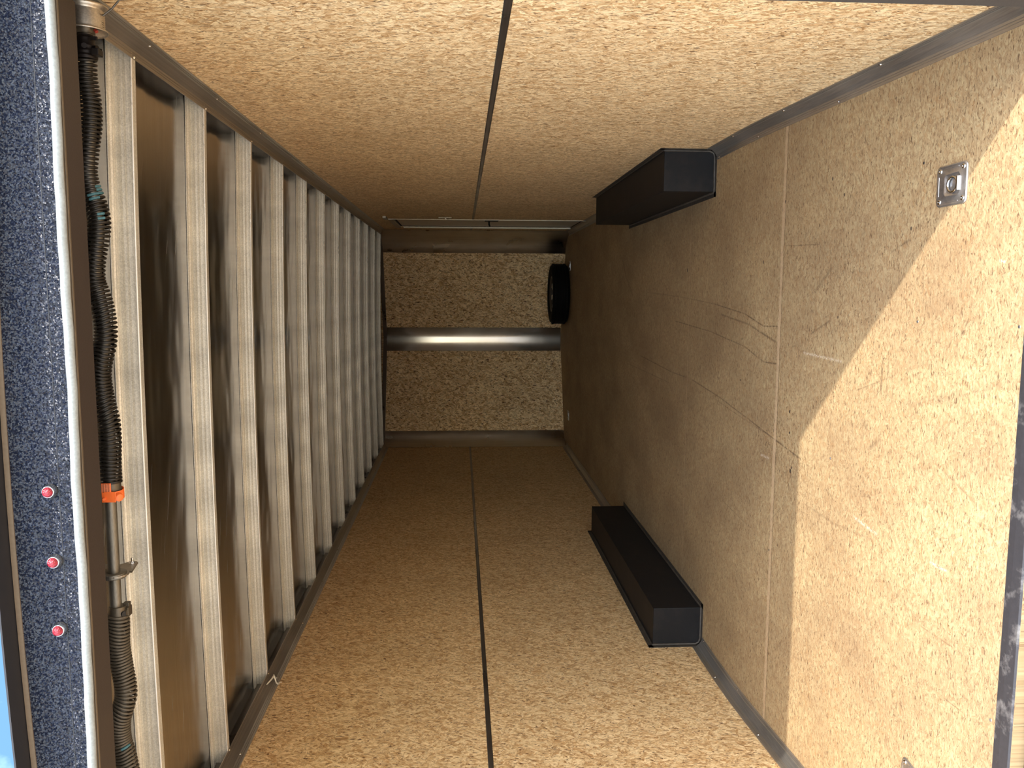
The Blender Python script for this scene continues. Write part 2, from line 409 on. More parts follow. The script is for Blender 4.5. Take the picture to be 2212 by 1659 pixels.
# roof skin: thin, slightly oil-canned mill aluminium sheet with rolling marks and scuffs
def skin():
    mt, N, b = new_mat('aluminium_roof_skin')
    t = N.n('TexCoord').outputs['Object']; x = N.sep(t)
    wav = N.noise(N.comb(N.math('MULTIPLY', x[0], 1.1), N.math('MULTIPLY', x[1], 2.6)), 1.5, 2)[0]
    roll = N.noise(N.comb(N.math('MULTIPLY', x[0], 1.5), N.math('MULTIPLY', x[1], 90.)), 1., 3)[0]
    scr = N.noise(N.comb(N.math('MULTIPLY', N.math('ADD', x[0], N.math('MULTIPLY', x[1], .35)), 2.), N.math('MULTIPLY', N.math('SUBTRACT', x[1], N.math('MULTIPLY', x[0], .25)), 45.), 2.), 1., 2)[0]
    k = N.math('MULTIPLY', N.maprange(roll, .3, .7, .92, 1.06), N.maprange(scr, .62, .74, 1., 1.2))
    col = N.mix(1.0, (.47, .455, .44), N.comb(k, k, k), 'MULTIPLY')
    setp(N, b, col=col, metal=1.0, rough=N.math('ADD', .19, N.maprange(scr, .6, .75, 0., .14)), normal=bump(N, wav, .35, .03))
    return mt
M_SKIN = skin()

def navy(name, flake):
    mt, N, b = new_mat(name)
    t = N.n('TexCoord').outputs['Object']
    n1 = N.noise(t, 240, 2, .6)[0]
    vo = N.vor(t, 330)
    c = N.sep(vo['Color'])
    k = N.maprange(c[0], .2, 1., .85, flake)
    base = N.mix(1.0, lin(24, 29, 44), N.comb(k, k, k), 'MULTIPLY')
    geo = N.n('NewGeometry').outputs['Normal']
    # each flake of the coat lies at its own slight angle
    tilt = N.n('VectorMath', operation='MULTIPLY_ADD')
    N.t.links.new(vo['Color'], tilt.inputs[0]); tilt.inputs[1].default_value = (1.5, 1.5, 1.5); tilt.inputs[2].default_value = (-.75, -.75, -.75)
    ad = N.n('VectorMath', operation='ADD'); N.t.links.new(geo, ad.inputs[0]); N.t.links.new(tilt.outputs[0], ad.inputs[1])
    nz = N.n('VectorMath', operation='NORMALIZE'); N.t.links.new(ad.outputs[0], nz.inputs[0])
    bm_ = N.n('Bump'); bm_.inputs['Strength'].default_value = .7; bm_.inputs['Distance'].default_value = .002
    N.put(bm_.inputs['Height'], n1); N.t.links.new(nz.outputs[0], bm_.inputs['Normal'])
    setp(N, b, col=base, metal=.0, rough=.28, spec=.4, normal=bm_.outputs[0])
    return mt
M_NAVY = navy('navy_metallic_paint', 1.2)

def plain(name, c, rough=.5, metallic=0., spec=.5, nsc=0, bs=.1, var=.1, dust=None):
    mt, N, b = new_mat(name)
    t = N.n('TexCoord').outputs['Object']
    n1 = N.noise(t, nsc or 12, 4)[0]
    k = N.maprange(n1, .3, .7, 1 - var, 1 + var)
    col = N.mix(1.0, tuple(c), N.comb(k, k, k), 'MULTIPLY')
    if dust:
        dn = N.noise(t, dust[1], 5, .65)[0]
        col = N.mix(N.maprange(dn, .5, .72, 0, dust[2]), col, dust[0])
    setp(N, b, col=col, rough=rough, metal=metallic, spec=spec, normal=bump(N, n1, bs, .001) if bs else None)
    return mt
M_BLACKBOX = plain('black_textured_paint', (.0095, .0090, .0100), .55, 0., .22, nsc=260, bs=.35, dust=(lin(120, 100, 84), 9, .05))
M_CAULK = plain('smeared_grey_caulk', lin(62, 55, 48), .55, nsc=40, bs=.3, var=.35)
M_RUBBER = plain('black_rubber', (.012, .011, .011), .65, nsc=80, bs=.2)
M_TYRE = plain('tyre_rubber', (.004, .0038, .0036), .7, 0., .1, nsc=60, bs=.2)
M_SEAL = plain('grey_foam_seal', lin(142, 146, 145), .8, nsc=160, bs=.4, var=.14)
M_RAIL = plain('grey_rail', lin(120, 106, 88), .5, .4, nsc=60)
M_HEAD = plain('dark_header_underside', lin(58, 48, 42), .55, nsc=300, bs=.3)
M_JAMB = plain('dark_jamb_paint', lin(42, 37, 34), .6, nsc=200, bs=.2)
M_TAN = plain('tan_edge_tape', lin(104, 89, 74), .7, nsc=120, bs=.3)
M_BLKUND = plain('black_drip_edge', lin(34, 32, 34), .5, nsc=30)
M_SILL = plain('dusty_black_sill', lin(56, 54, 56), .5, .2, nsc=90, bs=.3, dust=(lin(170, 164, 158), 14, .55))
M_WHITE = plain('white_door_paint', lin(196, 184, 168), .35, nsc=20, bs=.03, var=.03)
M_WPLAS = plain('white_plastic', lin(236, 230, 214), .4, nsc=40, bs=.05, var=.05)
M_SPRING = plain('oiled_spring_steel', lin(44, 40, 36), .36, .55, nsc=140, bs=.15, var=.3)
M_SPRINGD = plain('dusty_spring_steel', lin(92, 84, 72), .5, .5, nsc=140, bs=.15, var=.2)
M_TEAL = plain('teal_paint_mark', lin(60, 104, 112), .5, nsc=150, var=.3)
M_CASTB = plain('black_cast_cone', lin(30, 24, 22), .5, .5, nsc=90, bs=.4)
M_CASTG = plain('grey_cast_cone', lin(100, 92, 80), .45, .7, nsc=120, bs=.4)
M_BRKT = metal('bracket_plate_steel', (.30, .26, .21), .42, .9, sc=(300, 300, 300), bs=.3, var=.25)
M_ORANGE = plain('orange_tag_plastic', lin(238, 112, 52), .4, nsc=60, bs=.15, var=.05)
M_PRINT = plain('dark_tag_print', lin(60, 26, 20), .6, nsc=60, bs=0)
M_ORLABEL = plain('faded_orange_label', lin(222, 130, 92), .45, nsc=60, bs=.05)
M_CONC = plain('pale_concrete', lin(176, 168, 156), .85, nsc=6, bs=.1, var=.1)
M_BODYIN = plain('wall_core', lin(90, 80, 70), .8, nsc=8)
def lens():
    mt, N, b = new_mat('red_lamp_lens')
    t = N.n('TexCoord').outputs['Object']
    v = N.vor(t, 420)['Distance']
    setp(N, b, col=N.mix(N.maprange(v, .1, .7), lin(196, 30, 56), lin(120, 4, 22)), rough=.2, coat=.3, coatr=.05, normal=bump(N, v, .6, .002))
    return mt
M_LENS = lens()
def ramp_mat():
    return osb_mat('ramp_board', 'Y', 'X', lin(226, 192, 142), lin(200, 160, 112), lin(160, 118, 74), lin(90, 60, 40), .6)
M_RAMP = ramp_mat()

# ------------------------------------------------------------------ mesh builder
class MB:
    def __init__(s): s.v = []; s.f = []; s.mi = []; s.sm = []
    def add(s, vs, fs, mi=0, smooth=False):
        o = len(s.v); s.v += [tuple(v) for v in vs]
        s.f += [tuple(i + o for i in f) for f in fs]; s.mi += [mi] * len(fs); s.sm += [smooth] * len(fs)
        return s
    def box(s, a, b, mi=0):
        (x0, y0, z0), (x1, y1, z1) = a, b
        vs = [(x0, y0, z0), (x1, y0, z0), (x1, y1, z0), (x0, y1, z0), (x0, y0, z1), (x1, y0, z1), (x1, y1, z1), (x0, y1, z1)]
        return s.add(vs, [(0, 3, 2, 1), (4, 5, 6, 7), (0, 1, 5, 4), (1, 2, 6, 5), (2, 3, 7, 6), (3, 0, 4, 7)], mi)
    def prism(s, poly, f0, f1, mi=0, smooth=False):
        """poly: list of 2-D points; f0/f1 map (p) -> 3-D for both ends"""
        n = len(poly)
        vs = [f0(p) for p in poly] + [f1(p) for p in poly]
        s.add(vs, [(i, (i + 1) % n, n + (i + 1) % n, n + i) for i in range(n)], mi, smooth)
        o = len(s.v) - 2 * n
        s.f += [tuple(o + i for i in range(n))[::-1], tuple(o + n + i for i in range(n))]; s.mi += [mi] * 2; s.sm += [False] * 2
        return s
    def loft(s, rings, mi=0, closed=True, caps=False, smooth=False):
        n = len(rings[0]); vs = [p for r in rings for p in r]; fs = []
        for k in range(len(rings) - 1):
            for i in range(n if closed else n - 1):
                j = (i + 1) % n
                fs.append((k * n + i, k * n + j, (k + 1) * n + j, (k + 1) * n + i))
        s.add(vs, fs, mi, smooth)
        if caps:
            s.add(rings[0], [tuple(range(n))[::-1]], mi); s.add(rings[-1], [tuple(range(n))], mi)
        return s
    def cyl(s, c, axis, r, h, n=20, r2=None, mi=0, caps=True, smooth=True):
        """cylinder from c along axis for length h"""
        ax = Vector(axis).normalized(); q = ax.to_track_quat('Z', 'Y').to_matrix(); c = Vector(c); r2 = r if r2 is None else r2
        rings = []
        for t, rr in ((0, r), (h, r2)):
            rings.append([c + ax * t + q @ Vector((math.cos(2 * math.pi * i / n) * rr, math.sin(2 * math.pi * i / n) * rr, 0)) for i in range(n)])
        return s.loft(rings, mi, True, caps, smooth)
    def lathe(s, c, axis, prof, n=32, mi=0, smooth=True, caps=False):
        """prof: list of (r, t along axis)"""
        ax = Vector(axis).normalized(); q = ax.to_track_quat('Z', 'Y').to_matrix(); c = Vector(c)
        rings = [[c + ax * t + q @ Vector((math.cos(2 * math.pi * i / n) * r, math.sin(2 * math.pi * i / n) * r, 0)) for i in range(n)] for r, t in prof]
        return s.loft(rings, mi, True, caps, smooth)
    def tube(s, pts, r, n=8, mi=0, caps=True, closed=False):
        pts = [Vector(p) for p in pts]; rings = []; up = None
        for k, p in enumerate(pts):
            a = pts[k - 1] if (k > 0 or closed) else pts[k]; b = pts[(k + 1) % len(pts)] if (k < len(pts) - 1 or closed) else pts[k]
            t = (b - a).normalized()
            if up is None: up = t.orthogonal().normalized()
            up = (up - t * up.dot(t)).normalized(); w = t.cross(up)
            rr = r[k] if isinstance(r, (list, tuple)) else r
            rings.append([p + (up * math.cos(2 * math.pi * i / n) + w * math.sin(2 * math.pi * i / n)) * rr for i in range(n)])
        if closed: rings.append(rings[0])
        return s.loft(rings, mi, True, caps and not closed, True)
    def build(s, name, mats, parent=None, bevel=0.0, weld=False):
        me = bpy.data.meshes.new(name)
        me.from_pydata(s.v, [], s.f)
        for mt in (mats if isinstance(mats, (list, tuple)) else [mats]): me.materials.append(mt)
        for p, mi, sm in zip(me.polygons, s.mi, s.sm): p.material_index = mi; p.use_smooth = sm
        bm = bmesh.new(); bm.from_mesh(me)
        if weld: bmesh.ops.remove_doubles(bm, verts=bm.verts, dist=1e-5)
        bmesh.ops.recalc_face_normals(bm, faces=bm.faces)
        bm.to_mesh(me); bm.free()
        me.update()
        o = bpy.data.objects.new(name, me); COL.objects.link(o)
        if parent: o.parent = parent; o.matrix_parent_inverse = Matrix.Translation(-Vector(parent.location))
        if bevel:
            bv = o.modifiers.new('bevel', 'BEVEL'); bv.width = bevel; bv.segments = 2; bv.limit_method = 'ANGLE'; bv.angle_limit = R(40)
        return o

def tag(o, label, cat, group=None, kind=None):
    o['label'] = label; o['category'] = cat
    if group: o['group'] = group
    if kind: o['kind'] = kind
    return o
def thing(name, loc, label, cat, group=None, kind=None):
    o = bpy.data.objects.new(name, None); COL.objects.link(o); o.location = loc; o.empty_display_size = .05
    return tag(o, label, cat, group, kind)
def dup(root, delta=None, loc=None, rz=0.0):
    c = root.copy(); COL.objects.link(c)
    if loc is not None: c.location = loc
    if delta is not None: c.location = Vector(root.location) + Vector(delta)
    c.rotation_euler = (0, 0, rz)
    for ch in list(root.children):
        d = ch.copy(); COL.objects.link(d); d.parent = c; d.matrix_parent_inverse = ch.matrix_parent_inverse.copy()
        for g in list(ch.children):
            e = g.copy(); COL.objects.link(e); e.parent = d; e.matrix_parent_inverse = g.matrix_parent_inverse.copy()
    return c

# ------------------------------------------------------------------ setting: ground, floor, walls, ceiling
GZ = -0.62
tag(MB().box((-14, -14, GZ - .1), (14, 22, GZ)).build('ground', M_CONC), 'pale concrete ground outside behind and around the trailer', 'ground', kind='structure')

fl = MB()
ys = [1.808, YBREAK - .25, YBREAK - .08, YBREAK + .08, YBREAK + .25, YM + .1]
def fzs(y):  # soft break
    if abs(y - YBREAK) < .25:
        t = (YBREAK + .25 - y); return -SLOPE * t * t / (4 * .25)
    return fz(y)
fl.loft([[(XL - .04, y, fzs(y)), (XR + .04, y, fzs(y)), (XR + .04, y, fzs(y) - .06), (XL - .04, y, fzs(y) - .06)] for y in ys], 0, True, True)
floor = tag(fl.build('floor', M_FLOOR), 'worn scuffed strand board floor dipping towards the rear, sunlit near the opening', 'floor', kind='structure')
for k, (sx, sy) in enumerate([(.087, 3.033), (.006, 3.026), (-.139, 3.009), (-.031, 2.719), (.458, 2.278), (-.533, 1.885), (.904, 2.292), (-.5, 3.162), (.46, 1.885), (.96, 1.885)]):
    s_ = MB(); s_.lathe((sx, sy, fz(sy)), (0, 0, 1), [(.0001, .0012), (.002, .0004), (.0035, .0012), (.0045, .0)], 12)
    s_.build('floor_screw', M_STEELD if k in (0, 1, 2, 6, 7) else M_ZINC, floor)

# right wall with the side door opening
DY0, DY1, DZ0, DZ1 = 7.98, 8.94, .035, 1.87
wr = MB()
T = .045
zb = -.30
for (y0, y1, z0, z1) in [(YREAR, DY0, zb, 2.20), (DY0, DY1, zb, DZ0), (DY0, DY1, DZ1, 2.20), (DY1, YF + .02, zb, 2.20)]:
    wr.box((XR, y0, z0), (XR + T, y1, z1))
wall_right = tag(wr.build('wall_right', M_OSB_SIDE), 'pale strand board side wall filling the top of the photo, with the side door', 'wall', kind='structure')
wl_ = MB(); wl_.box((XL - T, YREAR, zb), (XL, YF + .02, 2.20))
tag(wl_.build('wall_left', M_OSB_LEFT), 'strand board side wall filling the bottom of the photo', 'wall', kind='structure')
wf = MB()
def slab(a, b, th):
    a, b = Vector(a), Vector(b); n = Vector((-(b - a).y, (b - a).x)).normalized() * th
    p = [a, b, b + n, a + n]
    wf.prism([(q.x, q.y) for q in p], lambda q: (q[0], q[1], -.06), lambda q: (q[0], q[1], 2.20))
slab((XR + .02, YF), (XM, YM), -.045); slab((XM, YM), (XL - .02, YF), -.045)
tag(wf.build('wall_front', M_OSB_FRONT), 'front wall of two strand board panels meeting in a shallow nose', 'wall', kind='structure')

# outer body, so that the walls are closed from outside
ob = MB()
ob.box((XR + T, YREAR, -.42), (XR + T + .012, YF + .05, 2.22)); ob.box((XL - T - .012, YREAR, -.42), (XL - T, YF + .05, 2.22))
for (a, b) in (((XR + T, YF + .03), (XM, YM + .09)), ((XM, YM + .09), (XL - T, YF + .03))):
    a, b = Vector(a), Vector(b); n = Vector((-(b - a).y, (b - a).x)).normalized() * -.012
    ob.prism([tuple(q) for q in (a, b, b + n, a + n)], lambda q: (q[0], q[1], -.42), lambda q: (q[0], q[1], 2.22))
# the door leaf closes the hole in the skin as well
tag(ob.build('trailer_body', M_NAVY), 'navy blue outer skin of the trailer around the interior', 'trailer body', kind='structure')

ce = MB()
nx = 16
xs = [XL - .06 + (XR - XL + .12) * i / nx for i in range(nx + 1)]
top = [(x, SKINZ + arch(x)) for x in xs]
def ysf(x): return YF + .03 + (YM - YF) * (1 - abs((x - XM) / (XR - XM if x > XM else XM - XL)) ) if XL < x < XR else YF
rows = []
ny = 40
for j in range(ny + 1):
    rows.append([(x, 1.88 + (ysf(x) + .02 - 1.88) * j / ny, z) for x, z in top])
ce.loft(rows, 0, False, False, True)
rows2 = [[(x, y, z + .05) for x, y, z in r] for r in rows]
ce.loft(rows2, 0, False, False, True)
for r1, r2 in ((rows[0], rows2[0]), (rows[-1], rows2[-1])): ce.loft([r1, r2], 0, False)
for e in (0, -1): ce.loft([[r[e] for r in rows], [r[e] for r in rows2]], 0, False)
tag(ce.build('ceiling', M_SKIN, weld=True), 'shiny bare aluminium roof skin reflecting the interior between the roof bows', 'ceiling', kind='structure')

# ------------------------------------------------------------------ roof bows
def make_bow():
    t = thing('roof_bow', (0, BOW0, ZC), '', 'roof bow', 'galvanised roof bows across the ceiling')
    x0, x1 = XL + .001, XR - .001
    xs_ = [x0 + (x1 - x0) * i / 14 for i in range(15)]
    # profile: flange on the skin with two ribs, hanging web, small return lip
    def ring(x):
        a = arch(x); zt, zb_ = SKINZ - .001 + a, ZC + a
        th = .0022; y = BOW0
        web = []
        for i in range(7):
            f = i / 6.0; web.append((y - (.0012 if i in (2, 4) else 0.0), zt - .003 + (zb_ - zt + .003) * f))
        front = [(y - .052, zt), (y - .052, zt - th), (y - .038, zt - th), (y - .034, zt - th - .004), (y - .028, zt - th - .004), (y - .024, zt - th),
                 (y - .018, zt - th - .003), (y - .012, zt - th - .003), (y - .008, zt - th)] + web + \
                [(y, zb_ - .003), (y + .004, zb_ - .0045), (y + .026, zb_ - .0045), (y + .026, zb_ - .002), (y + .004, zb_ - .001)]
        back = [(y + th, zb_ + .002), (y + th, zt)]
        return [(x, p[0], p[1]) for p in front + back]
    b = MB(); b.loft([ring(x) for x in xs_], 0, True, True)
    b.build('bow_channel', M_BOW, t)
    # bright rolled lower edge
    e = MB(); e.tube([(x, BOW0 - .001, ZC + arch(x) - .0035) for x in xs_], .0027, 6)
    e.build('rolled_edge', M_EDGE, t)
    return t
BOWL = ['wide galvanised roof bow nearest the rear opening, directly behind the springs', 'second galvanised roof bow counted from the rear opening',
        'third roof bow counted from the rear opening', 'fourth roof bow counted from the rear opening', 'fifth roof bow from the rear, in the middle of the ceiling',
        'sixth roof bow counted from the rear opening', 'sixth roof bow counted back from the front wall', 'fifth roof bow counted back from the front wall',
        'fourth roof bow counted back from the front wall', 'third roof bow counted back from the front wall', 'second narrow-looking roof bow back from the front wall',
        'last and farthest roof bow, right at the front wall']
bow = make_bow()
for i in range(12):
    o = bow if i == 0 else dup(bow, (0, BOWS * i, 0))
    if i == 11: o.location = (0, BOW0 + BOWS * 11 - .02, ZC)
    o['label'] = BOWL[i]

# ------------------------------------------------------------------ corner trims (coved aluminium extrusions) with screws
def screw_mesh():
    mb = MB(); mb.lathe((0, 0, 0), (0, 0, 1), [(.0001, .0042), (.0028, .0038), (.0048, .0022), (.0062, .0)], 12)
    return mb
_sc = screw_mesh().build('screw', M_SCREW); SCREW_ME = _sc.data; bpy.data.objects.remove(_sc)
def add_screw(parent, p, n, s=1.0):
    o = bpy.data.objects.new('screw', SCREW_ME); COL.objects.link(o); o.parent = parent
    o.location = Vector(p) - Vector(parent.location); o.rotation_euler = Vector(n).to_track_quat('Z', 'Y').to_euler(); o.scale = (s, s, s)
    return o
def cove(side, top, k=1.0):
    """outline in (x, z) of a corner cove; side +1 right wall, top True at the ceiling"""
    w = .051; l = .052
    # local coordinates: a = distance from wall, b = distance from ceiling/floor plane; origin in the corner
    pr = [(.000, l), (.0024, l), (.0028, l - .003), (.0028, l - .007), (.0014, l - .008), (.0014, l - .0095), (.0030, l - .0105), (.0030, l - .014), (.0016, l - .015), (.0016, l - .0165),
          (.0034, l - .0175), (.0036, .0275), (.0145, .0150), (.0275, .0042), (w - .0175, .0034), (w - .0165, .0016), (w - .015, .0016), (w - .014, .0030), (w - .0105, .0030), (w - .0095, .0014),
          (w - .008, .0014), (w - .007, .0028), (w - .003, .0028), (w, .0024), (w, 0.0), (0, 0)]
    out = []
    for a, b in pr:
        x = (XR - a) if side > 0 else (XL + a)
        out.append((x, b))
    return out
def ceiling_trim(side, n):
    t = MB(); pf = cove(side, True)
    y0, y1 = 1.90, YF - .02
    f = lambda y: (lambda p: (p[0], y, ZC - .0035 - p[1]))
    t.prism(pf, f(y0), f(y1))
    o = t.build('trim_%d' % n, M_TRIM)
    r_ = MB(); X = XR if side > 0 else XL
    r_.box((min(X, X - side * .003), y0, ZC - .003), (max(X, X - side * .003), y1, SKINZ + .001)); r_.build('upper_rail', M_STRIP, o)
    for i in range(12):
        y = BOW0 + BOWS * i + .012
        x = XR - .046 if side > 0 else XL + .046
        if y < y1 - .05: add_screw(o, (x, y, ZC - .0065), (0, 0, -1))
        y2 = BOW0 + BOWS * i + .055
        x = XR - .0028 if side > 0 else XL + .0028
        if y2 < y1 - .05: add_screw(o, (x, y2, ZC - .034), (-side, 0, -.05))
    return o
tag(ceiling_trim(1, 1), 'coved aluminium trim joining the ceiling to the right hand wall at the photo top', 'trim', kind='structure')
tag(ceiling_trim(-1, 2), 'coved aluminium trim joining the ceiling to the left hand wall at the photo bottom', 'trim', kind='structure')
BX0, BX1 = 3.982, 5.991
def floor_trim(side, n, y0, y1, screws):
    t = MB(); pf = cove(side, False)
    ysx = [y for y in [y0, YBREAK - .25, YBREAK - .12, YBREAK, YBREAK + .12, YBREAK + .25, y1] if y0 <= y <= y1]
    rings = [[(p[0], y, fzs(y) - .0008 + p[1]) for p in pf] for y in ysx]
    t.loft(rings, 0, True, True)
    o = t.build('trim_%d' % n, M_TRIM)
    for y in screws:
        x = XR - .0034 if side > 0 else XL + .0034
        add_screw(o, (x, y, fz(y) + .037), (-side, 0, .05))
        add_screw(o, (XR - .044 if side > 0 else XL + .044, y + .3, fz(y + .3) + .0028), (0, 0, 1), .7)
    return o
tag(floor_trim(1, 3, 1.87, BX0 - .02, [2.472, 3.105, 3.62]), 'coved aluminium trim along the right wall foot, rear side of the wheel box', 'trim', kind='structure')
tag(floor_trim(-1, 4, 1.87, BX0 - .02, [2.472, 3.112, 3.62]), 'coved aluminium trim along the left wall foot, rear side of the wheel box', 'trim', kind='structure')
tag(floor_trim(1, 5, BX1 + .02, 9.40, [6.5, 7.3, 9.1]), 'coved aluminium trim along the right wall foot, between wheel box and front', 'trim', kind='structure')
tag(floor_trim(-1, 6, BX1 + .02, 9.40, [6.5, 7.3, 8.1, 8.9]), 'coved aluminium trim along the left wall foot, between wheel box and front', 'trim', kind='structure')

# joint strips half-way up the side walls
def strip(side, n, y0, y1, zA, zB, o=None):
    t = o or MB(); x = XR if side > 0 else XL; s_ = -side
    def ring(y, z):
        return [(x, y, z - .0105), (x + s_ * .0012, y, z - .0105), (x + s_ * .003, y, z - .006), (x + s_ * .003, y, z + .006), (x + s_ * .0012, y, z + .0105), (x, y, z + .0105)]
    t.loft([ring(y0, zA), ring(y1, zB)], 0, True, True)
    return t
ts = strip(1, 7, 1.80, 7.955, 1.113, 1.113); strip(1, 7, 8.965, 9.45, 1.113, 1.113, ts)
tag(ts.build('trim_7', M_STRIP), 'dark metal joint strip running along the middle of the right wall', 'trim', kind='structure')
tag(strip(-1, 8, 1.80, 9.45, 1.116, 1.13).build('trim_8', M_STRIP), 'dark metal joint strip running along the middle of the left wall', 'trim', kind='structure')

# front posts: coved metal covers in both corners and over the nose joint
def post(n, pts, label, m=M_TRIMV):
    t = MB(); th = .004
    P = [Vector(p) for p in pts]; back = []
    for i, p in enumerate(P):
        a = P[max(0, i - 1)]; b = P[min(len(P) - 1, i + 1)]; d = (b - a).normalized(); nn = Vector((d.y, -d.x))
        if nn.y < 0: nn = -nn
        back.append(p + nn * th)
    poly = [tuple(p) for p in P] + [tuple(p) for p in reversed(back)]
    zz = (.004, ZC + .006)
    t.loft([[(p[0], p[1], z) for p in P] for z in zz], 0, False, False, True)
    t.loft([[(p[0], p[1], z) for p in back] for z in zz], 0, False, False, True)
    for z in zz: t.loft([[(p[0], p[1], z) for p in P], [(p[0], p[1], z) for p in back]], 0, False)
    o = t.build('trim_%d' % n, m)
    tag(o, label, 'trim', kind='structure')
    return o
def frontline(x, off=0.0):
    if x > XM: f = (x - XM) / (XR + .02 - XM)
    else: f = (XM - x) / (XM - XL + .02)
    return YM + (YF - YM) * f - off
def corner(side, xa, ya):
    X = XR if side > 0 else XL
    a = Vector((X - side * .004, ya)); b = Vector((xa, frontline(xa, .006)))
    c = Vector((X - side * .02, frontline(X - side * .02, .02)))
    pts = []
    for i in range(13):
        t = i / 12.; pts.append(tuple((1 - t) ** 2 * a + 2 * t * (1 - t) * (a * .18 + b * .18 + c * .64) + t * t * b))
    return pts
post(9, corner(1, .985, 9.33), 'dark aluminium corner cover between the right wall and the front wall')
post(10, corner(-1, -1.115, 9.44), 'dark aluminium corner cover between the left wall and the front wall')
cp = []
for i in range(17):
    t = i / 16.; x = .098 + (-.186 - .098) * t
    e0 = frontline(.098, .006); e1 = frontline(-.186, .006)
    y = e0 * (1 - t) + e1 * t
    y += .018 * math.sin(math.pi * t)
    cp.append((x, y))
post(11, cp, 'polished metal strip over the nose joint in the middle of the front wall', metal('polished_nose_strip', (.33, .32, .31), .13, sc=(200, 200, 2), var=.08, rv=.02))
# small trim over the front wall head and foot
t12 = MB()
for (a, b) in (((XR, YF), (XM, YM)), ((XM, YM), (XL, YF))):
    a, b = Vector(a), Vector(b); n = Vector((-(b - a).y, (b - a).x)).normalized() * .03
    if n.y > 0: n = -n
    t12.prism([tuple(q) for q in (a, b, b + n, a + n)], lambda q: (q[0], q[1], ZC + .004), lambda q: (q[0], q[1], 2.178))
tag(t12.build('trim_12', M_STRIP), 'dark trim along the head of the front wall under the roof', 'trim', kind='structure')

# ------------------------------------------------------------------ rear frame
wrn = thing('wall_rear', (0, YREAR, 0), 'navy rear frame of the trailer opening with header, jambs and sill', 'trailer frame', kind='structure')
def zs(x): return 2.203 - .028 * (x - .25) ** 2      # underside of the drip edge follows the bowed roof
XJ = 1.155; XJL = -1.20
HZ = 2.058
# header: face up to the drip edge, underside and inner face
h = MB()
xx = [-1.34 + 2.64 * i / 20 for i in range(21)]
h.loft([[(x, YREAR, HZ), (x, YREAR, zs(x) - .012), (x, YREAR + .10, zs(x) - .012), (x, 1.90, SKINZ + .045), (x, 1.90, HZ), (x, 1.865, HZ), (x, 1.86, HZ)] for x in xx], 0, True, True)
hd = h.build('header', M_NAVY, wrn)
# seam line scored in the face
sm = MB(); sm.loft([[(x, YREAR - .0006, HZ + .031), (x, YREAR - .0006, HZ + .0325), (x, YREAR + .002, HZ + .0325), (x, YREAR + .002, HZ + .031)] for x in (-1.3, 1.3)], 0, True, True)
sm.build('face_seam', M_BLKUND, hd)
un = MB(); un.box((XJL, 1.81, HZ - .004), (XJ, 1.899, HZ + .001)); un.build('header_underside', M_HEAD, wrn, bevel=.001)
rl = MB()
for y0, z in ((1.796, .0035), (1.803, .0055), (1.811, .003)): rl.box((XJL, y0, HZ - .004 - z), (XJ, y0 + .0045, HZ))
rl.build('track_rail', M_RAIL, wrn, bevel=.0008)
sl = MB()
sl.tube([(XJL + (XJ - XJL) * i / 60., 1.784 + .0008 * math.sin(i * .7), HZ - .004 + .0012 * math.sin(i * .43) + .0006 * math.sin(i * 1.9)) for i in range(61)], .0098, 12)
sl.build('weather_seal', M_SEAL, wrn)
# drip edge (rain gutter) above the header
d = MB()
d.loft([[(x, 1.726, zs(x)), (x, 1.727, zs(x) + .0045), (x, 1.80, zs(x) + .036), (x, 1.80, zs(x) - .002), (x, 1.79, zs(x) - .002)] for x in xx], 0, True, True)
dr = d.build('drip_edge', [M_BLKUND], wrn)
tp = MB(); tp.loft([[(x, YREAR - .003, zs(x) - .014), (x, YREAR - .003, zs(x) - .003), (x, YREAR + .001, zs(x) - .003), (x, YREAR + .001, zs(x) - .014)] for x in xx], 0, True, True)
tp.build('edge_tape', M_TAN, wrn)
# roof cap behind the drip edge
rc = MB(); rc.loft([[(x, 1.775, zs(x) + .015), (x, 1.775, zs(x) + .028), (x, 2.0, SKINZ + .075 + arch(x)), (x, 2.0, SKINZ + .05 + arch(x))] for x in xx], 0, True, True)
rc.build('roof_cap', M_NAVY, wrn)
for sgn, xe, xo in ((1, XJ, XR + T + .012), (-1, XJL, XL - T - .012)):
    j = MB(); q_ = lambda d_: xe + sgn * d_
    j.prism([(q_(0), YREAR + .001), (q_(.058), YREAR - .056), (xo, YREAR - .056), (xo, 1.90), (q_(.045), 1.90), (q_(.042), 1.80), (q_(.012), 1.795)], lambda p: (p[0], p[1], -.42), lambda p: (p[0], p[1], HZ + .02))
    j.build('jamb', M_JAMB, wrn)
si = MB()
zf0 = fz(1.85)
si.prism([(1.868, zf0 + .0025), (1.845, zf0 + .003), (1.815, zf0 + .001), (1.809, zf0 - .004), (1.809, zf0 - .30), (1.870, zf0 - .30)], lambda p: (XJL, p[0], p[1]), lambda p: (XJ, p[0], p[1]))
si.build('sill', M_SILL, wrn, bevel=.0012)
rb = MB(); rb.box((XJL - .1, YREAR, -.44), (XJ + .1, 1.808, zf0 - .035)); rb.build('bumper', M_BLKUND, wrn, bevel=.003)

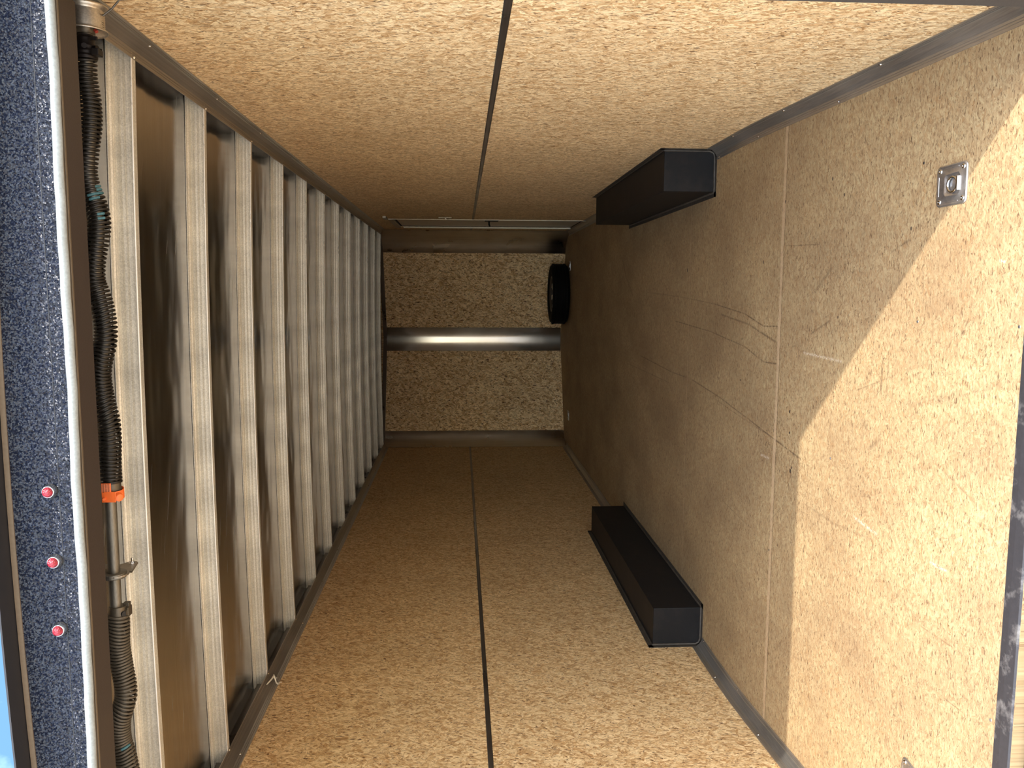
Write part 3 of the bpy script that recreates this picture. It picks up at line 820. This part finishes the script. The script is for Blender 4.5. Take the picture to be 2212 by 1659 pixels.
# ramp door lowered to the ground
rt = thing('door_1', (0, 1.77, zf0 - .03), 'strand board ramp door lowered to the ground behind the trailer', 'ramp door', kind='structure')
rp = MB()
pa = Vector((1.765, zf0 - .022)); pb = Vector((-.22, GZ + .03)); dd = (pb - pa).normalized(); nn = Vector((-dd.y, dd.x)); nn = nn if nn.y < 0 else -nn
rp.prism([tuple(q) for q in (pa, pb, pb + nn * .03, pa + nn * .03)], lambda q: (XJL + .02, q[0], q[1]), lambda q: (XJ - .02, q[0], q[1]))
rp.build('ramp_panel', M_RAMP, rt)
hg = MB(); hg.cyl((XJL + .03, 1.772, zf0 - .032), (1, 0, 0), .009, XJ - XJL - .06, 12); hg.build('hinge', M_STEELD, rt)

# ------------------------------------------------------------------ clearance lamps on the header
def lamp():
    t = thing('clearance_lamp', (0, YREAR, 0), '', 'marker lamp', 'red marker lamps on the rear header')
    b = MB()
    b.lathe((0, YREAR, 0), (0, -1, 0), [(.0150, 0), (.0148, .003), (.0140, .005), (.0128, .012), (.0118, .0135), (.0110, .0125), (.0106, .008)], 32, caps=False)
    b.build('bezel', M_CHROME, t)
    g = MB(); g.lathe((0, YREAR, 0), (0, -1, 0), [(.0160, 0), (.0160, .0015), (.0148, .0022)], 32); g.build('grommet', M_RUBBER, t)
    l = MB(); l.lathe((0, YREAR, 0), (0, -1, 0), [(.0110, .008), (.0109, .0135), (.0098, .0170), (.0070, .0196), (.0036, .0208), (.0001, .021)], 28)
    l.build('lens', M_LENS, t)
    return t
l0 = lamp()
for i, (x, z, lb) in enumerate([(.110, 2.108, 'red round marker lamp nearest the middle of the photo edge, uppermost of the three'), (-.045, 2.106, 'middle one of the three red marker lamps in chrome bezels'),
                                (-.198, 2.104, 'lowest of the three red marker lamps in the photo, nearest the sky corner')]):
    o = l0 if i == 0 else dup(l0, (0, 0, 0))
    o.location = (x, YREAR, z); o['label'] = lb

# ------------------------------------------------------------------ torsion springs, shaft, drum
def smoothcurve(K):
    K = sorted(K)
    def f(x):
        if x <= K[0][0]: return K[0][1]
        if x >= K[-1][0]: return K[-1][1]
        for i in range(len(K) - 1):
            if K[i][0] <= x <= K[i + 1][0]:
                x0, y0 = K[i]; x1, y1 = K[i + 1]; t = (x - x0) / (x1 - x0)
                m0 = (y1 - K[i - 1][1]) / (x1 - K[i - 1][0]) if i > 0 else (y1 - y0) / (x1 - x0)
                m1 = (K[i + 2][1] - y0) / (K[i + 2][0] - x0) if i + 2 < len(K) else (y1 - y0) / (x1 - x0)
                h_ = x1 - x0
                return (2*t**3-3*t*t+1)*y0 + (t**3-2*t*t+t)*h_*m0 + (-2*t**3+3*t*t)*y1 + (t**3-t*t)*h_*m1
    return f
K1 = [(1.091, .0819), (1.056, .0838), (1.022, .0850), (.971, .0790), (.917, .0790), (.847, .0918), (.811, .0970), (.776, .0920), (.74, .0790), (.704, .0705), (.668, .0720), (.632, .081), (.596, .0885), (.56, .0900),
      (.523, .0792), (.486, .0704), (.449, .0662), (.412, .0695), (.375, .0803), (.338, .0871), (.3, .0858), (.262, .0796), (.225, .0718), (.187, .0702), (.148, .0718), (.110, .0735), (.072, .0735)]
K2 = [(-.235, .0735), (-.259, .0727), (-.291, .0731), (-.339, .0750), (-.387, .0699), (-.436, .0630), (-.464, .0624), (-.490, .069), (-.531, .0815), (-.58, .0845), (-.629, .0735), (-.68, .066), (-.74, .072), (-.80, .084), (-.86, .080), (-.92, .070), (-1.0, .074), (-1.08, .080)]
SY = 2.0
def spring(K, x0, x1, pitch, name, parent, mats, teal):
    f = smoothcurve(K); n = int(abs(x1 - x0) / pitch); seg = 20; pts = []; sgn = 1 if x1 > x0 else -1
    Rr = .0268; wr_ = .0034
    mb = MB(); rings = []
    P = lambda s_: Vector((s_, SY + .35 * (f(s_ + .035) - .0785), 2.0 + f(s_)))
    up0 = Vector((0, 0, 1))
    cents = []
    for k in range(n * seg + 1):
        a = 2 * math.pi * k / seg; s_ = x0 + sgn * abs(x1 - x0) * k / (n * seg)
        c = P(s_); tt = (P(s_ + .006) - P(s_ - .006)).normalized()
        tt = (tt + Vector((0, .10 * math.sin(s_ * 23), .16 * math.sin(s_ * 29 + 1)))).normalized()
        u = (up0 - tt * up0.dot(tt)).normalized(); w = tt.cross(u)
        cents.append((c + (u * math.cos(a) + w * math.sin(a)) * (Rr - wr_), (u * math.cos(a) + w * math.sin(a)), tt, s_, a))
    nr = 7
    for c, rad, tt, s_, a in cents:
        rings.append([c + (rad * math.cos(2 * math.pi * i / nr) + tt * math.sin(2 * math.pi * i / nr)) * wr_ for i in range(nr)])
    base = 0
    mb.loft(rings, 0, True, True, True)
    # paint marks across a few coils
    for fi in range((len(rings) - 1) * nr):
        k = fi // nr; s_, rad = cents[k][3], cents[k][1]
        for (xa, xb, dy, dz) in teal:
            if xa < s_ < xb and rad.dot(Vector((0, dy, dz)).normalized()) > .90: mb.mi[fi] = 1
    return mb.build(name, mats, parent)
sp1 = thing('torsion_spring', (1.0, SY, 2.08), 'long black wavy torsion spring with teal paint marks, upper one in the photo', 'spring', 'door torsion springs under the header')
spring(K1, .075, 1.075, .0094, 'coil', sp1, [M_SPRING, M_TEAL], [(.70, .715, -.9, -.5), (.775, .785, -.2, -1.), (.74, .76, -.9, -.3), (.757, .77, -.3, -1)])
cb = MB()
cb.lathe((1.062, SY, 2.081), (1, 0, 0), [(.0245, 0), (.0265, .006), (.0235, .010), (.0255, .016), (.0225, .022), (.025, .028), (.021, .034), (.022, .046), (.018, .050), (.018, .054)], 24, caps=True)
for a in (200, 250, 300, 20, 110): 
    v = Vector((0, math.cos(R(a)), math.sin(R(a)))); cb.cyl(Vector((1.085, SY, 2.081)) + v * .018, v, .0065, .016, 6)
cb.box((1.066, SY - .03, 2.040), (1.080, SY - .004, 2.056)); cb.box((1.10, SY - .022, 2.045), (1.108, SY - .016, 2.062))
cb.build('winding_cone', M_CASTB, sp1, bevel=.0012)
cb = MB(); cb.lathe((.062, SY, 2.0735), (1, 0, 0), [(.0185, -.014), (.0225, -.012), (.0225, .0), (.0215, .014)], 24, caps=True); cb.build('end_cone', M_CASTG, sp1)

sp2 = thing('torsion_spring', (-.6, SY, 2.075), 'dusty grey wavy torsion spring, lower one in the photo beyond the bearing bracket', 'spring', 'door torsion springs under the header')
spring(K2, -.255, -1.09, .0085, 'coil', sp2, [M_SPRINGD, M_TEAL], [(-.60, -.594, -.8, -.6)])
c2 = MB()
c2.lathe((-.262, SY, 2.0735), (1, 0, 0), [(.0215, -.01), (.0235, .0), (.0235, .006), (.0225, .010), (.0205, .020), (.0190, .028)], 28, caps=True)
for a, l_ in ((262, .0), (300, .0)):
    v = Vector((0, math.cos(R(a)), math.sin(R(a))))
    c2.cyl(Vector((-.249, SY, 2.0735)) + v * .012, v, .0085, .0135, 14)
c2.box((-.243, SY + .004, 2.048), (-.228, SY + .018, 2.062)); c2.box((-.262, SY - .004, 2.047), (-.238, SY + .020, 2.052))
c2.build('winding_cone', M_CASTG, sp2, bevel=.001)
hl = MB(); v = Vector((0, math.cos(R(236)), math.sin(R(236)))); hl.cyl(Vector((-.250, SY, 2.0735)) + v * .0160, v, .0068, .0092, 16); hl.build('set_screw_hole', M_RUBBER, sp2)

sh = MB(); f1, f2 = smoothcurve(K1), smoothcurve(K2); pts = []
for i in range(161):
    x = -1.12 + 2.26 * i / 160
    z = .0778
    if x > .075: z += .62 * (f1(x) - .0785) * min(1, (x - .075) / .06) * min(1, max(0, (1.10 - x) / .06))
    if x < -.26: z += .62 * (f2(x) - .0755) * min(1, (-.26 - x) / .06)
    pts.append((x, SY, 2.0 + z))
sh.tube(pts, .0138, 20)
tag(sh.build('torsion_shaft', M_SHAFT), 'dull galvanised tube shaft visible between the two torsion springs', 'shaft')

XB = -.153
bt = thing('bearing_bracket', (XB, SY, 2.045), 'steel bearing bracket around the shaft between the two springs', 'bracket')
pl = MB()
poly = []
for i in range(15):
    a = R(100 + 200 * i / 14.); poly.append((SY + .030 * math.cos(a), 2.077 + .034 * math.sin(a)))
poly += [(SY + .012, 2.040), (SY + .082, 2.052), (SY + .092, 2.060), (SY + .092, 2.074), (SY + .04, 2.108), (SY + .0, 2.112)]
pl.prism(poly, lambda p: (XB - .002, p[0], p[1]), lambda p: (XB + .0022, p[0], p[1]))
pl.build('plate', M_BRKT, bt, bevel=.0006)
rr = MB(); rr.lathe((XB - .007, SY, 2.0790), (1, 0, 0), [(.0145, 0), (.0295, 0), (.0305, .003), (.0305, .010), (.0295, .012), (.0145, .012)], 32); rr.build('bearing', M_SHAFT, bt)
bo = MB(); bo.cyl((XB - .006, SY + .076, 2.064), (1, 0, 0), .0032, .022, 12); bo.cyl((XB + .002, SY + .076, 2.064), (1, 0, 0), .0066, .005, 6, smooth=False); bo.cyl((XB + .002, SY + .076, 2.064), (1, 0, 0), .0082, .0014, 20)
bo.build('bolt', M_CHROME, bt)
# hanger that carries the plate from the roof
hgp = MB(); hgp.box((XB - .003, SY + .03, 2.10), (XB + .003, SY + .07, SKINZ + .012)); hgp.build('hanger', M_BRKT, bt)

ct = thing('cable_drum', (1.15, SY, 2.08), 'pale ribbed cable drum at the top of the photo with a steel cable', 'cable drum')
prof = [(.030, .012), (.046, .004), (.0485, .000), (.0475, .004), (.0425, .006)]
x_ = .006
for k in range(9): prof += [(.0400, x_ + .0012), (.0424, x_ + .0036)]; x_ += .0048
prof += [(.0445, x_ + .001), (.050, x_ + .004), (.050, x_ + .008), (.02, x_ + .009)]
dm = MB(); dm.lathe((1.122, SY, 2.079), (1, 0, 0), prof, 48); dm.build('drum', M_DRUM, ct)
hb = MB(); hb.lathe((1.118, SY, 2.079), (1, 0, 0), [(.0142, 0), (.021, 0), (.022, .03), (.0142, .03)], 24)
for a in (30, 150, 270):
    v = Vector((0, math.cos(R(a)), math.sin(R(a)))); w_ = Vector((0, -v.z, v.y)) * .003
    p0 = Vector((1.128, SY, 2.079)); hb.add([p0 + v * .02 + w_, p0 + v * .041 + w_, p0 + v * .041 - w_, p0 + v * .02 - w_] + [q + Vector((.02, 0, 0)) for q in (p0 + v * .02 + w_, p0 + v * .041 + w_, p0 + v * .041 - w_, p0 + v * .02 - w_)],
                                             [(0, 1, 2, 3), (4, 5, 6, 7), (0, 1, 5, 4), (1, 2, 6, 5), (2, 3, 7, 6), (3, 0, 4, 7)])
hb.build('hub', M_CASTG, ct)
rs = MB(); rs.cyl((1.124, SY - .012, 2.052), (-.7, -.2, -.6), .0042, .006, 10); rs.build('red_set_screw', plain('red_paint', lin(150, 52, 40), .5), ct)
cw = MB(); cw.tube([(1.158, SY - .004, 2.0365), (1.172, SY - .006, 2.016), (1.194, SY - .004, 1.998), (1.205, 2.0, 1.90), (1.208, 2.0, 1.70)], .0024, 8); cw.build('cable', M_STEELD, ct)

# orange warning tag clipped round the end of the upper spring
tg = thing('warning_tag', (.055, SY - .03, 2.05), 'bright orange plastic warning tag clipped around the spring end', 'tag')
st_ = MB()
def cyl_pt(a, r, x): return (x, SY + r * math.cos(a), 2.0735 + r * math.sin(a))
outer, inner = [], []
arcs = [R(200 + 190 * i / 24.) for i in range(25)]
sw = lambda i: .0 + .006 * (i / 24.)
rings = []
for i, a in enumerate(arcs):
    xa, xb = .036 + .008 * (i / 24.) ** 2, .058 + .010 * (i / 24.) ** 2
    rings.append([cyl_pt(a, .0262, xa), cyl_pt(a, .0262, xb), cyl_pt(a, .0278, xb), cyl_pt(a, .0278, xa)])
st_.loft(rings, 0, True, True)
st_.build('strap', M_ORANGE, tg)
# flat leaf facing the rear, holding the print
lf = MB()
ty = SY - .0295
lf.box((.034, ty, 2.052), (.060, ty + .0016, 2.085)); lf.box((.059, ty - .0003, 2.0625), (.0805, ty + .0016, 2.085))
lf.build('leaf', M_ORANGE, tg, bevel=.0008)
lb_ = MB(); lb_.box((.0605, ty - .0008, 2.064), (.079, ty - .0002, 2.0835)); lb_.build('printed_label', M_ORLABEL, tg)
kb = MB()
an = Vector((-.18, -.72, -.66)).normalized()
kb.lathe(Vector((.0455, SY - .0160, 2.0525)), an, [(.0105, 0), (.0100, .006), (.0092, .010), (.0082, .011), (.0001, .0112)], 24); kb.build('button', M_ORANGE, tg)
kb = MB(); kb.cyl((.044, ty + .001, 2.0795), (-.2, -1, -.3), .0032, .0065, 12); kb.build('peg', M_ORANGE, tg, bevel=.0008)
def text_mesh(name, s_, size, mt, parent, mat):
    cu = bpy.data.curves.new(name, 'FONT'); cu.body = s_; cu.size = size; cu.extrude = .0001; cu.align_x = 'CENTER'; cu.align_y = 'CENTER'; cu.space_character = 1.05
    tmp = bpy.data.objects.new('tmp', cu); COL.objects.link(tmp)
    dg = bpy.context.evaluated_depsgraph_get(); me = bpy.data.meshes.new_from_object(tmp.evaluated_get(dg))
    bpy.data.objects.remove(tmp)
    me.transform(mt); me.materials.append(mat)
    o = bpy.data.objects.new(name, me); COL.objects.link(o); o.parent = parent; o.matrix_parent_inverse = Matrix.Translation(-Vector(parent.location))
    return o
for s_, z in (('WARNING', 2.0795), ('DO NOT', 2.0735), ('REMOVE', 2.0675)):
    text_mesh('print', s_, .0048, Matrix.Translation((.0698, ty - .0009, z)) @ Matrix.Rotation(R(90), 4, 'X'), tg, M_PRINT)

# ------------------------------------------------------------------ wheel boxes
def wheel_box(side, label):
    X = XR if side > 0 else XL; wd = .199; zt = .2496
    t = thing('wheel_box', (X - side * wd / 2, (BX0 + BX1) / 2, 0), label, 'wheel box', 'black wheel boxes')
    b = MB(); xi = X - side * wd
    b.box((min(X - side * .001, xi), BX0, .001), (max(X - side * .001, xi), BX1, zt)); b.build('cover', M_BLACKBOX, t, bevel=.0035)
    f = MB(); th = .0025; w = .026
    # angle flange on the floor and up the wall round the foot, caulked
    xs0, xs1 = sorted((X - side * .001, xi - side * w)); f.box((xs0, BX0 - w, .0004), (xs1, BX0 + .001, th)); f.box((xs0, BX1 - .001, .0004), (xs1, BX1 + w, th))
    xa, xb = sorted((xi + side * .001, xi - side * w)); f.box((xa, BX0 - w, .0004), (xb, BX1 + w, th))
    xa, xb = sorted((X - side * (th + .0005), X - side * .0005)); f.box((xa, BX0 - w, .0004), (xb, BX0 + .001, zt + w)); f.box((xa, BX1 - .001, .0004), (xb, BX1 + w, zt + w)); f.box((xa, BX0 - w, zt - .001), (xb, BX1 + w, zt + w))
    f.build('flange', M_CAULK, t, bevel=.001)
    c = MB()
    xj, z0 = xi, .004
    c.tube([(X - side * .007, BX0 - .002, zt + .004), (X - side * .007, BX0 - .003, .03), (X - side * .016, BX0 - .004, .012), (X - side * .035, BX0 - .003, .005), (xi, BX0 - .002, .003), (xi - side * .003, BX0, .003), (xi - side * .003, BX1, .003)], .0055, 8)
    c.tube([(X - side * .005, BX0, zt + .003), (X - side * .005, BX1, zt + .003)], .004, 8)
    c.build('caulk_bead', M_CAULK, t)
    return t
wheel_box(1, 'black wheel box on the right wall foot, upper one in the photo')
wheel_box(-1, 'black wheel box on the left wall foot, lower one in the photo')

# ------------------------------------------------------------------ recessed tie-down rings
def tie_down():
    t = thing('tie_down_ring', (0, 0, 0), '', 'tie-down ring', 'recessed tie-down rings in the floor')
    w, l, r = .055, .061, .014
    out = []
    for cx, cy, a0 in ((w - r, l - r, 0), (-w + r, l - r, 90), (-w + r, -l + r, 180), (w - r, -l + r, 270)):
        for i in range(7): a = R(a0 + 15 * i); out.append((cx + r * math.cos(a), cy + r * math.sin(a)))
    n = len(out)
    def circ(rr, z):
        res = []
        for p in out:
            a = math.atan2(p[1] + .004, p[0]); res.append((rr * math.cos(a), -.004 + rr * math.sin(a), z))
        return res
    p = MB()
    sc_ = lambda s_, z: [(x * s_, y * s_, z) for x, y in out]
    rings = [sc_(1.0, .0003), sc_(1.0, .002), sc_(.985, .0042), sc_(.93, .0046), sc_(.90, .0040), sc_(.80, .0040), circ(.0415, .0044), circ(.0395, .0054), circ(.0375, .0050), circ(.0330, .0018), circ(.0290, .0010), circ(.0150, .0010), circ(.0125, .0016), circ(.0001, .0018)]
    p.loft(rings, 0, True, False, True)
    p.build('plate', M_ZINC, t)
    g = MB()
    g.tube([(.0195 * math.cos(R(a)), -.006 + .0195 * math.sin(R(a)), .0052) for a in range(0, 360, 15)], .0036, 10, closed=True)
    g.build('ring', M_CHROME, t)
    h_ = MB()
    prof = [(-.037, .003), (-.037, .008), (-.033, .0110), (-.027, .0110), (-.023, .008), (-.023, .003)]
    h_.prism(prof, lambda q: (-.019, q[0], q[1]), lambda q: (.019, q[0], q[1])); h_.build('strap', M_CHROME, t, bevel=.001)
    for x0, y0, x1, y1 in ((-.045, -.028, -.045, .028), (.045, -.028, .045, .028), (-.026, .052, .026, .052)):
        rb_ = MB(); rb_.tube([(x0, y0, .0036), (x1, y1, .0036)], .0016, 6); rb_.build('stamped_rib', M_ZINC, t)
    for sx in (-1, 1):
        for sy in (-1, 1):
            s2 = MB(); c_ = (sx * .041, sy * .047, .0038)
            s2.lathe(c_, (0, 0, 1), [(.0072, 0), (.0066, .0018), (.005, .003), (.0022, .0034), (.0018, .0016), (.0001, .0015)], 18)
            s2.build('screw', M_CHROME, t)
    return t
r0 = tie_down()
tie = [(.828, 2.162, R(1.5), 'recessed tie-down ring half in sun near the right wall by the rear opening'), (-.89, 2.17, R(-12), 'tie-down ring cut off by the lower photo edge, fully in the sun'),
       (.826, 9.29, 0, 'far tie-down ring in front of the spare tyre at the front wall'), (-.877, 9.285, 0, 'far tie-down ring near the left end of the front wall')]
for i, (x, y, a, lb) in enumerate(tie):
    o = r0 if i == 0 else dup(r0)
    o.location = (x, y, fzs(y)); o.rotation_euler = (math.atan(SLOPE) if y < 3 else 0, 0, a); o['label'] = lb

# ------------------------------------------------------------------ spare tyre lying on the floor
tt = thing('spare_tire', (.512, 9.52, 0), 'black spare tire lying flat on the floor against the front wall', 'tire')
ty_ = MB(); c = (.512, 9.52, .0015); Rt = .345; Ht = .20
prof = [(.20, .03), (.235, .012), (.29, .002), (.325, .008), (.340, .03)]
for z in (.045, .072, .1, .128, .155): prof += [(.3455, z - .010), (.3455, z + .008), (.3385, z + .0095), (.3385, z + .0125)]
prof += [(.340, .172), (.325, .192), (.29, .199), (.235, .190), (.20, .170)]
ty_.lathe(c, (0, 0, 1), prof, 72)
for i in range(72):   # shoulder blocks
    a = 2 * math.pi * i / 72; v = Vector((math.cos(a), math.sin(a), 0)); w_ = Vector((-v.y, v.x, 0)) * .0095
    for z0, z1 in ((.03, .045), (.158, .174)):
        p0 = Vector(c); q = [p0 + v * .338 + w_, p0 + v * .349 + w_, p0 + v * .349 - w_, p0 + v * .338 - w_]
        ty_.add([x + Vector((0, 0, z0)) for x in q] + [x + Vector((0, 0, z1)) for x in q], [(0, 3, 2, 1), (4, 5, 6, 7), (0, 1, 5, 4), (1, 2, 6, 5), (2, 3, 7, 6), (3, 0, 4, 7)])
ty_.build('tread_and_sidewalls', M_TYRE, tt)
rm = MB(); rm.lathe(c, (0, 0, 1), [(.203, .03), (.20, .05), (.185, .06), (.185, .15), (.198, .165), (.205, .182), (.196, .184), (.186, .165)], 48)
rm.build('rim', M_STEELD, tt)
for i in range(8):
    a = 2 * math.pi * (i + .3) / 8; v = Vector((math.cos(a), math.sin(a), 0)); w_ = Vector((-v.y, v.x, 0))
    s3 = MB(); p0 = Vector(c) + Vector((0, 0, .150))
    s3.add([p0 + v * .07 - w_ * .018, p0 + v * .07 + w_ * .018, p0 + v * .19 + w_ * .028 + Vector((0, 0, .012)), p0 + v * .19 - w_ * .028 + Vector((0, 0, .012))] +
           [p0 + v * .07 - w_ * .018 - Vector((0, 0, .01)), p0 + v * .07 + w_ * .018 - Vector((0, 0, .01)), p0 + v * .19 + w_ * .028 + Vector((0, 0, .0)), p0 + v * .19 - w_ * .028 + Vector((0, 0, .0))],
           [(0, 1, 2, 3), (4, 7, 6, 5), (0, 4, 5, 1), (1, 5, 6, 2), (2, 6, 7, 3), (3, 7, 4, 0)])
    s3.build('spoke', M_BRIGHT, tt)
hb = MB(); hb.lathe(c, (0, 0, 1), [(.075, .14), (.072, .152), (.045, .156), (.04, .150), (.035, .150)], 32); hb.build('hub_plate', M_STEELD, tt)

# ------------------------------------------------------------------ side door
dt = thing('door_2', (XR, (DY0 + DY1) / 2, 0), 'closed white side door in a dark frame near the front of the right wall', 'door', kind='structure')
lf = MB(); lf.box((XR + .010, DY0 + .004, DZ0 + .008), (XR + .040, DY1 - .022, DZ1 - .014)); lf.build('leaf', M_WHITE, dt, bevel=.003)
fr = MB(); fw = .022
fr.box((XR - .006, DY0 - .012, DZ0 - .02), (XR + .004, DY0 + .004, DZ1 + .01)); fr.build('near_trim', M_WPLAS, dt, bevel=.001)
fr = MB(); fr.box((XR - .010, DY1 - .001, DZ0 + .01), (XR + .004, DY1 + .022, DZ1 - .03)); fr.build('far_trim', M_WPLAS, dt, bevel=.001)
fr = MB(); fr.box((XR - .010, DY0 - .02, DZ1 - .004), (XR + .004, DY1 + .02, DZ1 + .050)); fr.box((XR - .020, DY0 - .30, DZ1 + .045), (XR, DY0 - .12, DZ1 + .075)); fr.build('head_trim', M_TRIM, dt, bevel=.001)
fr = MB(); fr.box((XR + .006, DY0, DZ0 - .001), (XR + .044, DY1, DZ0 + .012)); fr.box((XR + .006, DY1 - .022, DZ0), (XR + .044, DY1, DZ1)); fr.box((XR + .006, DY0, DZ1 - .014), (XR + .044, DY1, DZ1))
fr.box((XR + .041, DY0, DZ0), (XR + .0445, DY1, DZ1)); fr.build('gasket', M_RUBBER, dt)
hn = MB(); hn.box((XR - .004, 8.09, .865), (XR + .011, 8.165, .995)); hn.tube([(XR + .005, 8.125, .955), (XR - .032, 8.125, .955), (XR - .040, 8.14, .95), (XR - .042, 8.23, .945)], .009, 8)
hn.build('handle', M_RUBBER, dt, bevel=.002)
hg2 = MB()
hg2.box((XR + .002, 8.0, .40), (XR + .011, 8.06, .46)); hg2.build('latch_plate', M_BRIGHT, dt, bevel=.001)
ls = thing('light_switch', (XR, 7.765, 1.375), 'white toggle light switch on the right wall just before the side door', 'light switch')
p = MB(); p.box((XR - .007, 7.73, 1.315), (XR - .0003, 7.80, 1.437)); p.build('plate', M_WPLAS, ls, bevel=.0025)
p = MB(); p.prism([(XR - .006, 1.380), (XR - .024, 1.366), (XR - .024, 1.357), (XR - .006, 1.368)], lambda q: (q[0], 7.757, q[1]), lambda q: (q[0], 7.773, q[1])); p.build('toggle', M_WPLAS, ls, bevel=.001)

# ------------------------------------------------------------------ scrap of white cord knotted to the left ceiling trim
cd = MB()
X0 = -1.232
q = Vector
pts1 = [q((XL + .030, 3.700, 2.105)), q((XL + .034, 3.69, 2.102)), q((XL + .040, 3.668, 2.095)), q((XL + .036, 3.64, 2.100)), q((XL + .032, 3.60, 2.112))]
pts2 = [q((XL + .040, 3.668, 2.095)), q((XL + .026, 3.660, 2.088)), q((XL + .010, 3.655, 2.082)), q((XL + .008, 3.66, 2.074))]
cd.tube(pts1, [.0018, .0028, .0042, .0034, .0026], 8); cd.tube(pts2, [.004, .0036, .0026, .0022], 8)
cd.tube([q((XL + .012, 3.652, 2.080)), q((XL + .009, 3.645, 2.074)), q((XL + .006, 3.655, 2.068)), q((XL + .010, 3.663, 2.070)), q((XL + .008, 3.668, 2.060))], .002, 6)
tag(cd.build('cord_scrap', M_WPLAS), 'short scrap of white knotted cord stuck to the left ceiling trim', 'cord')
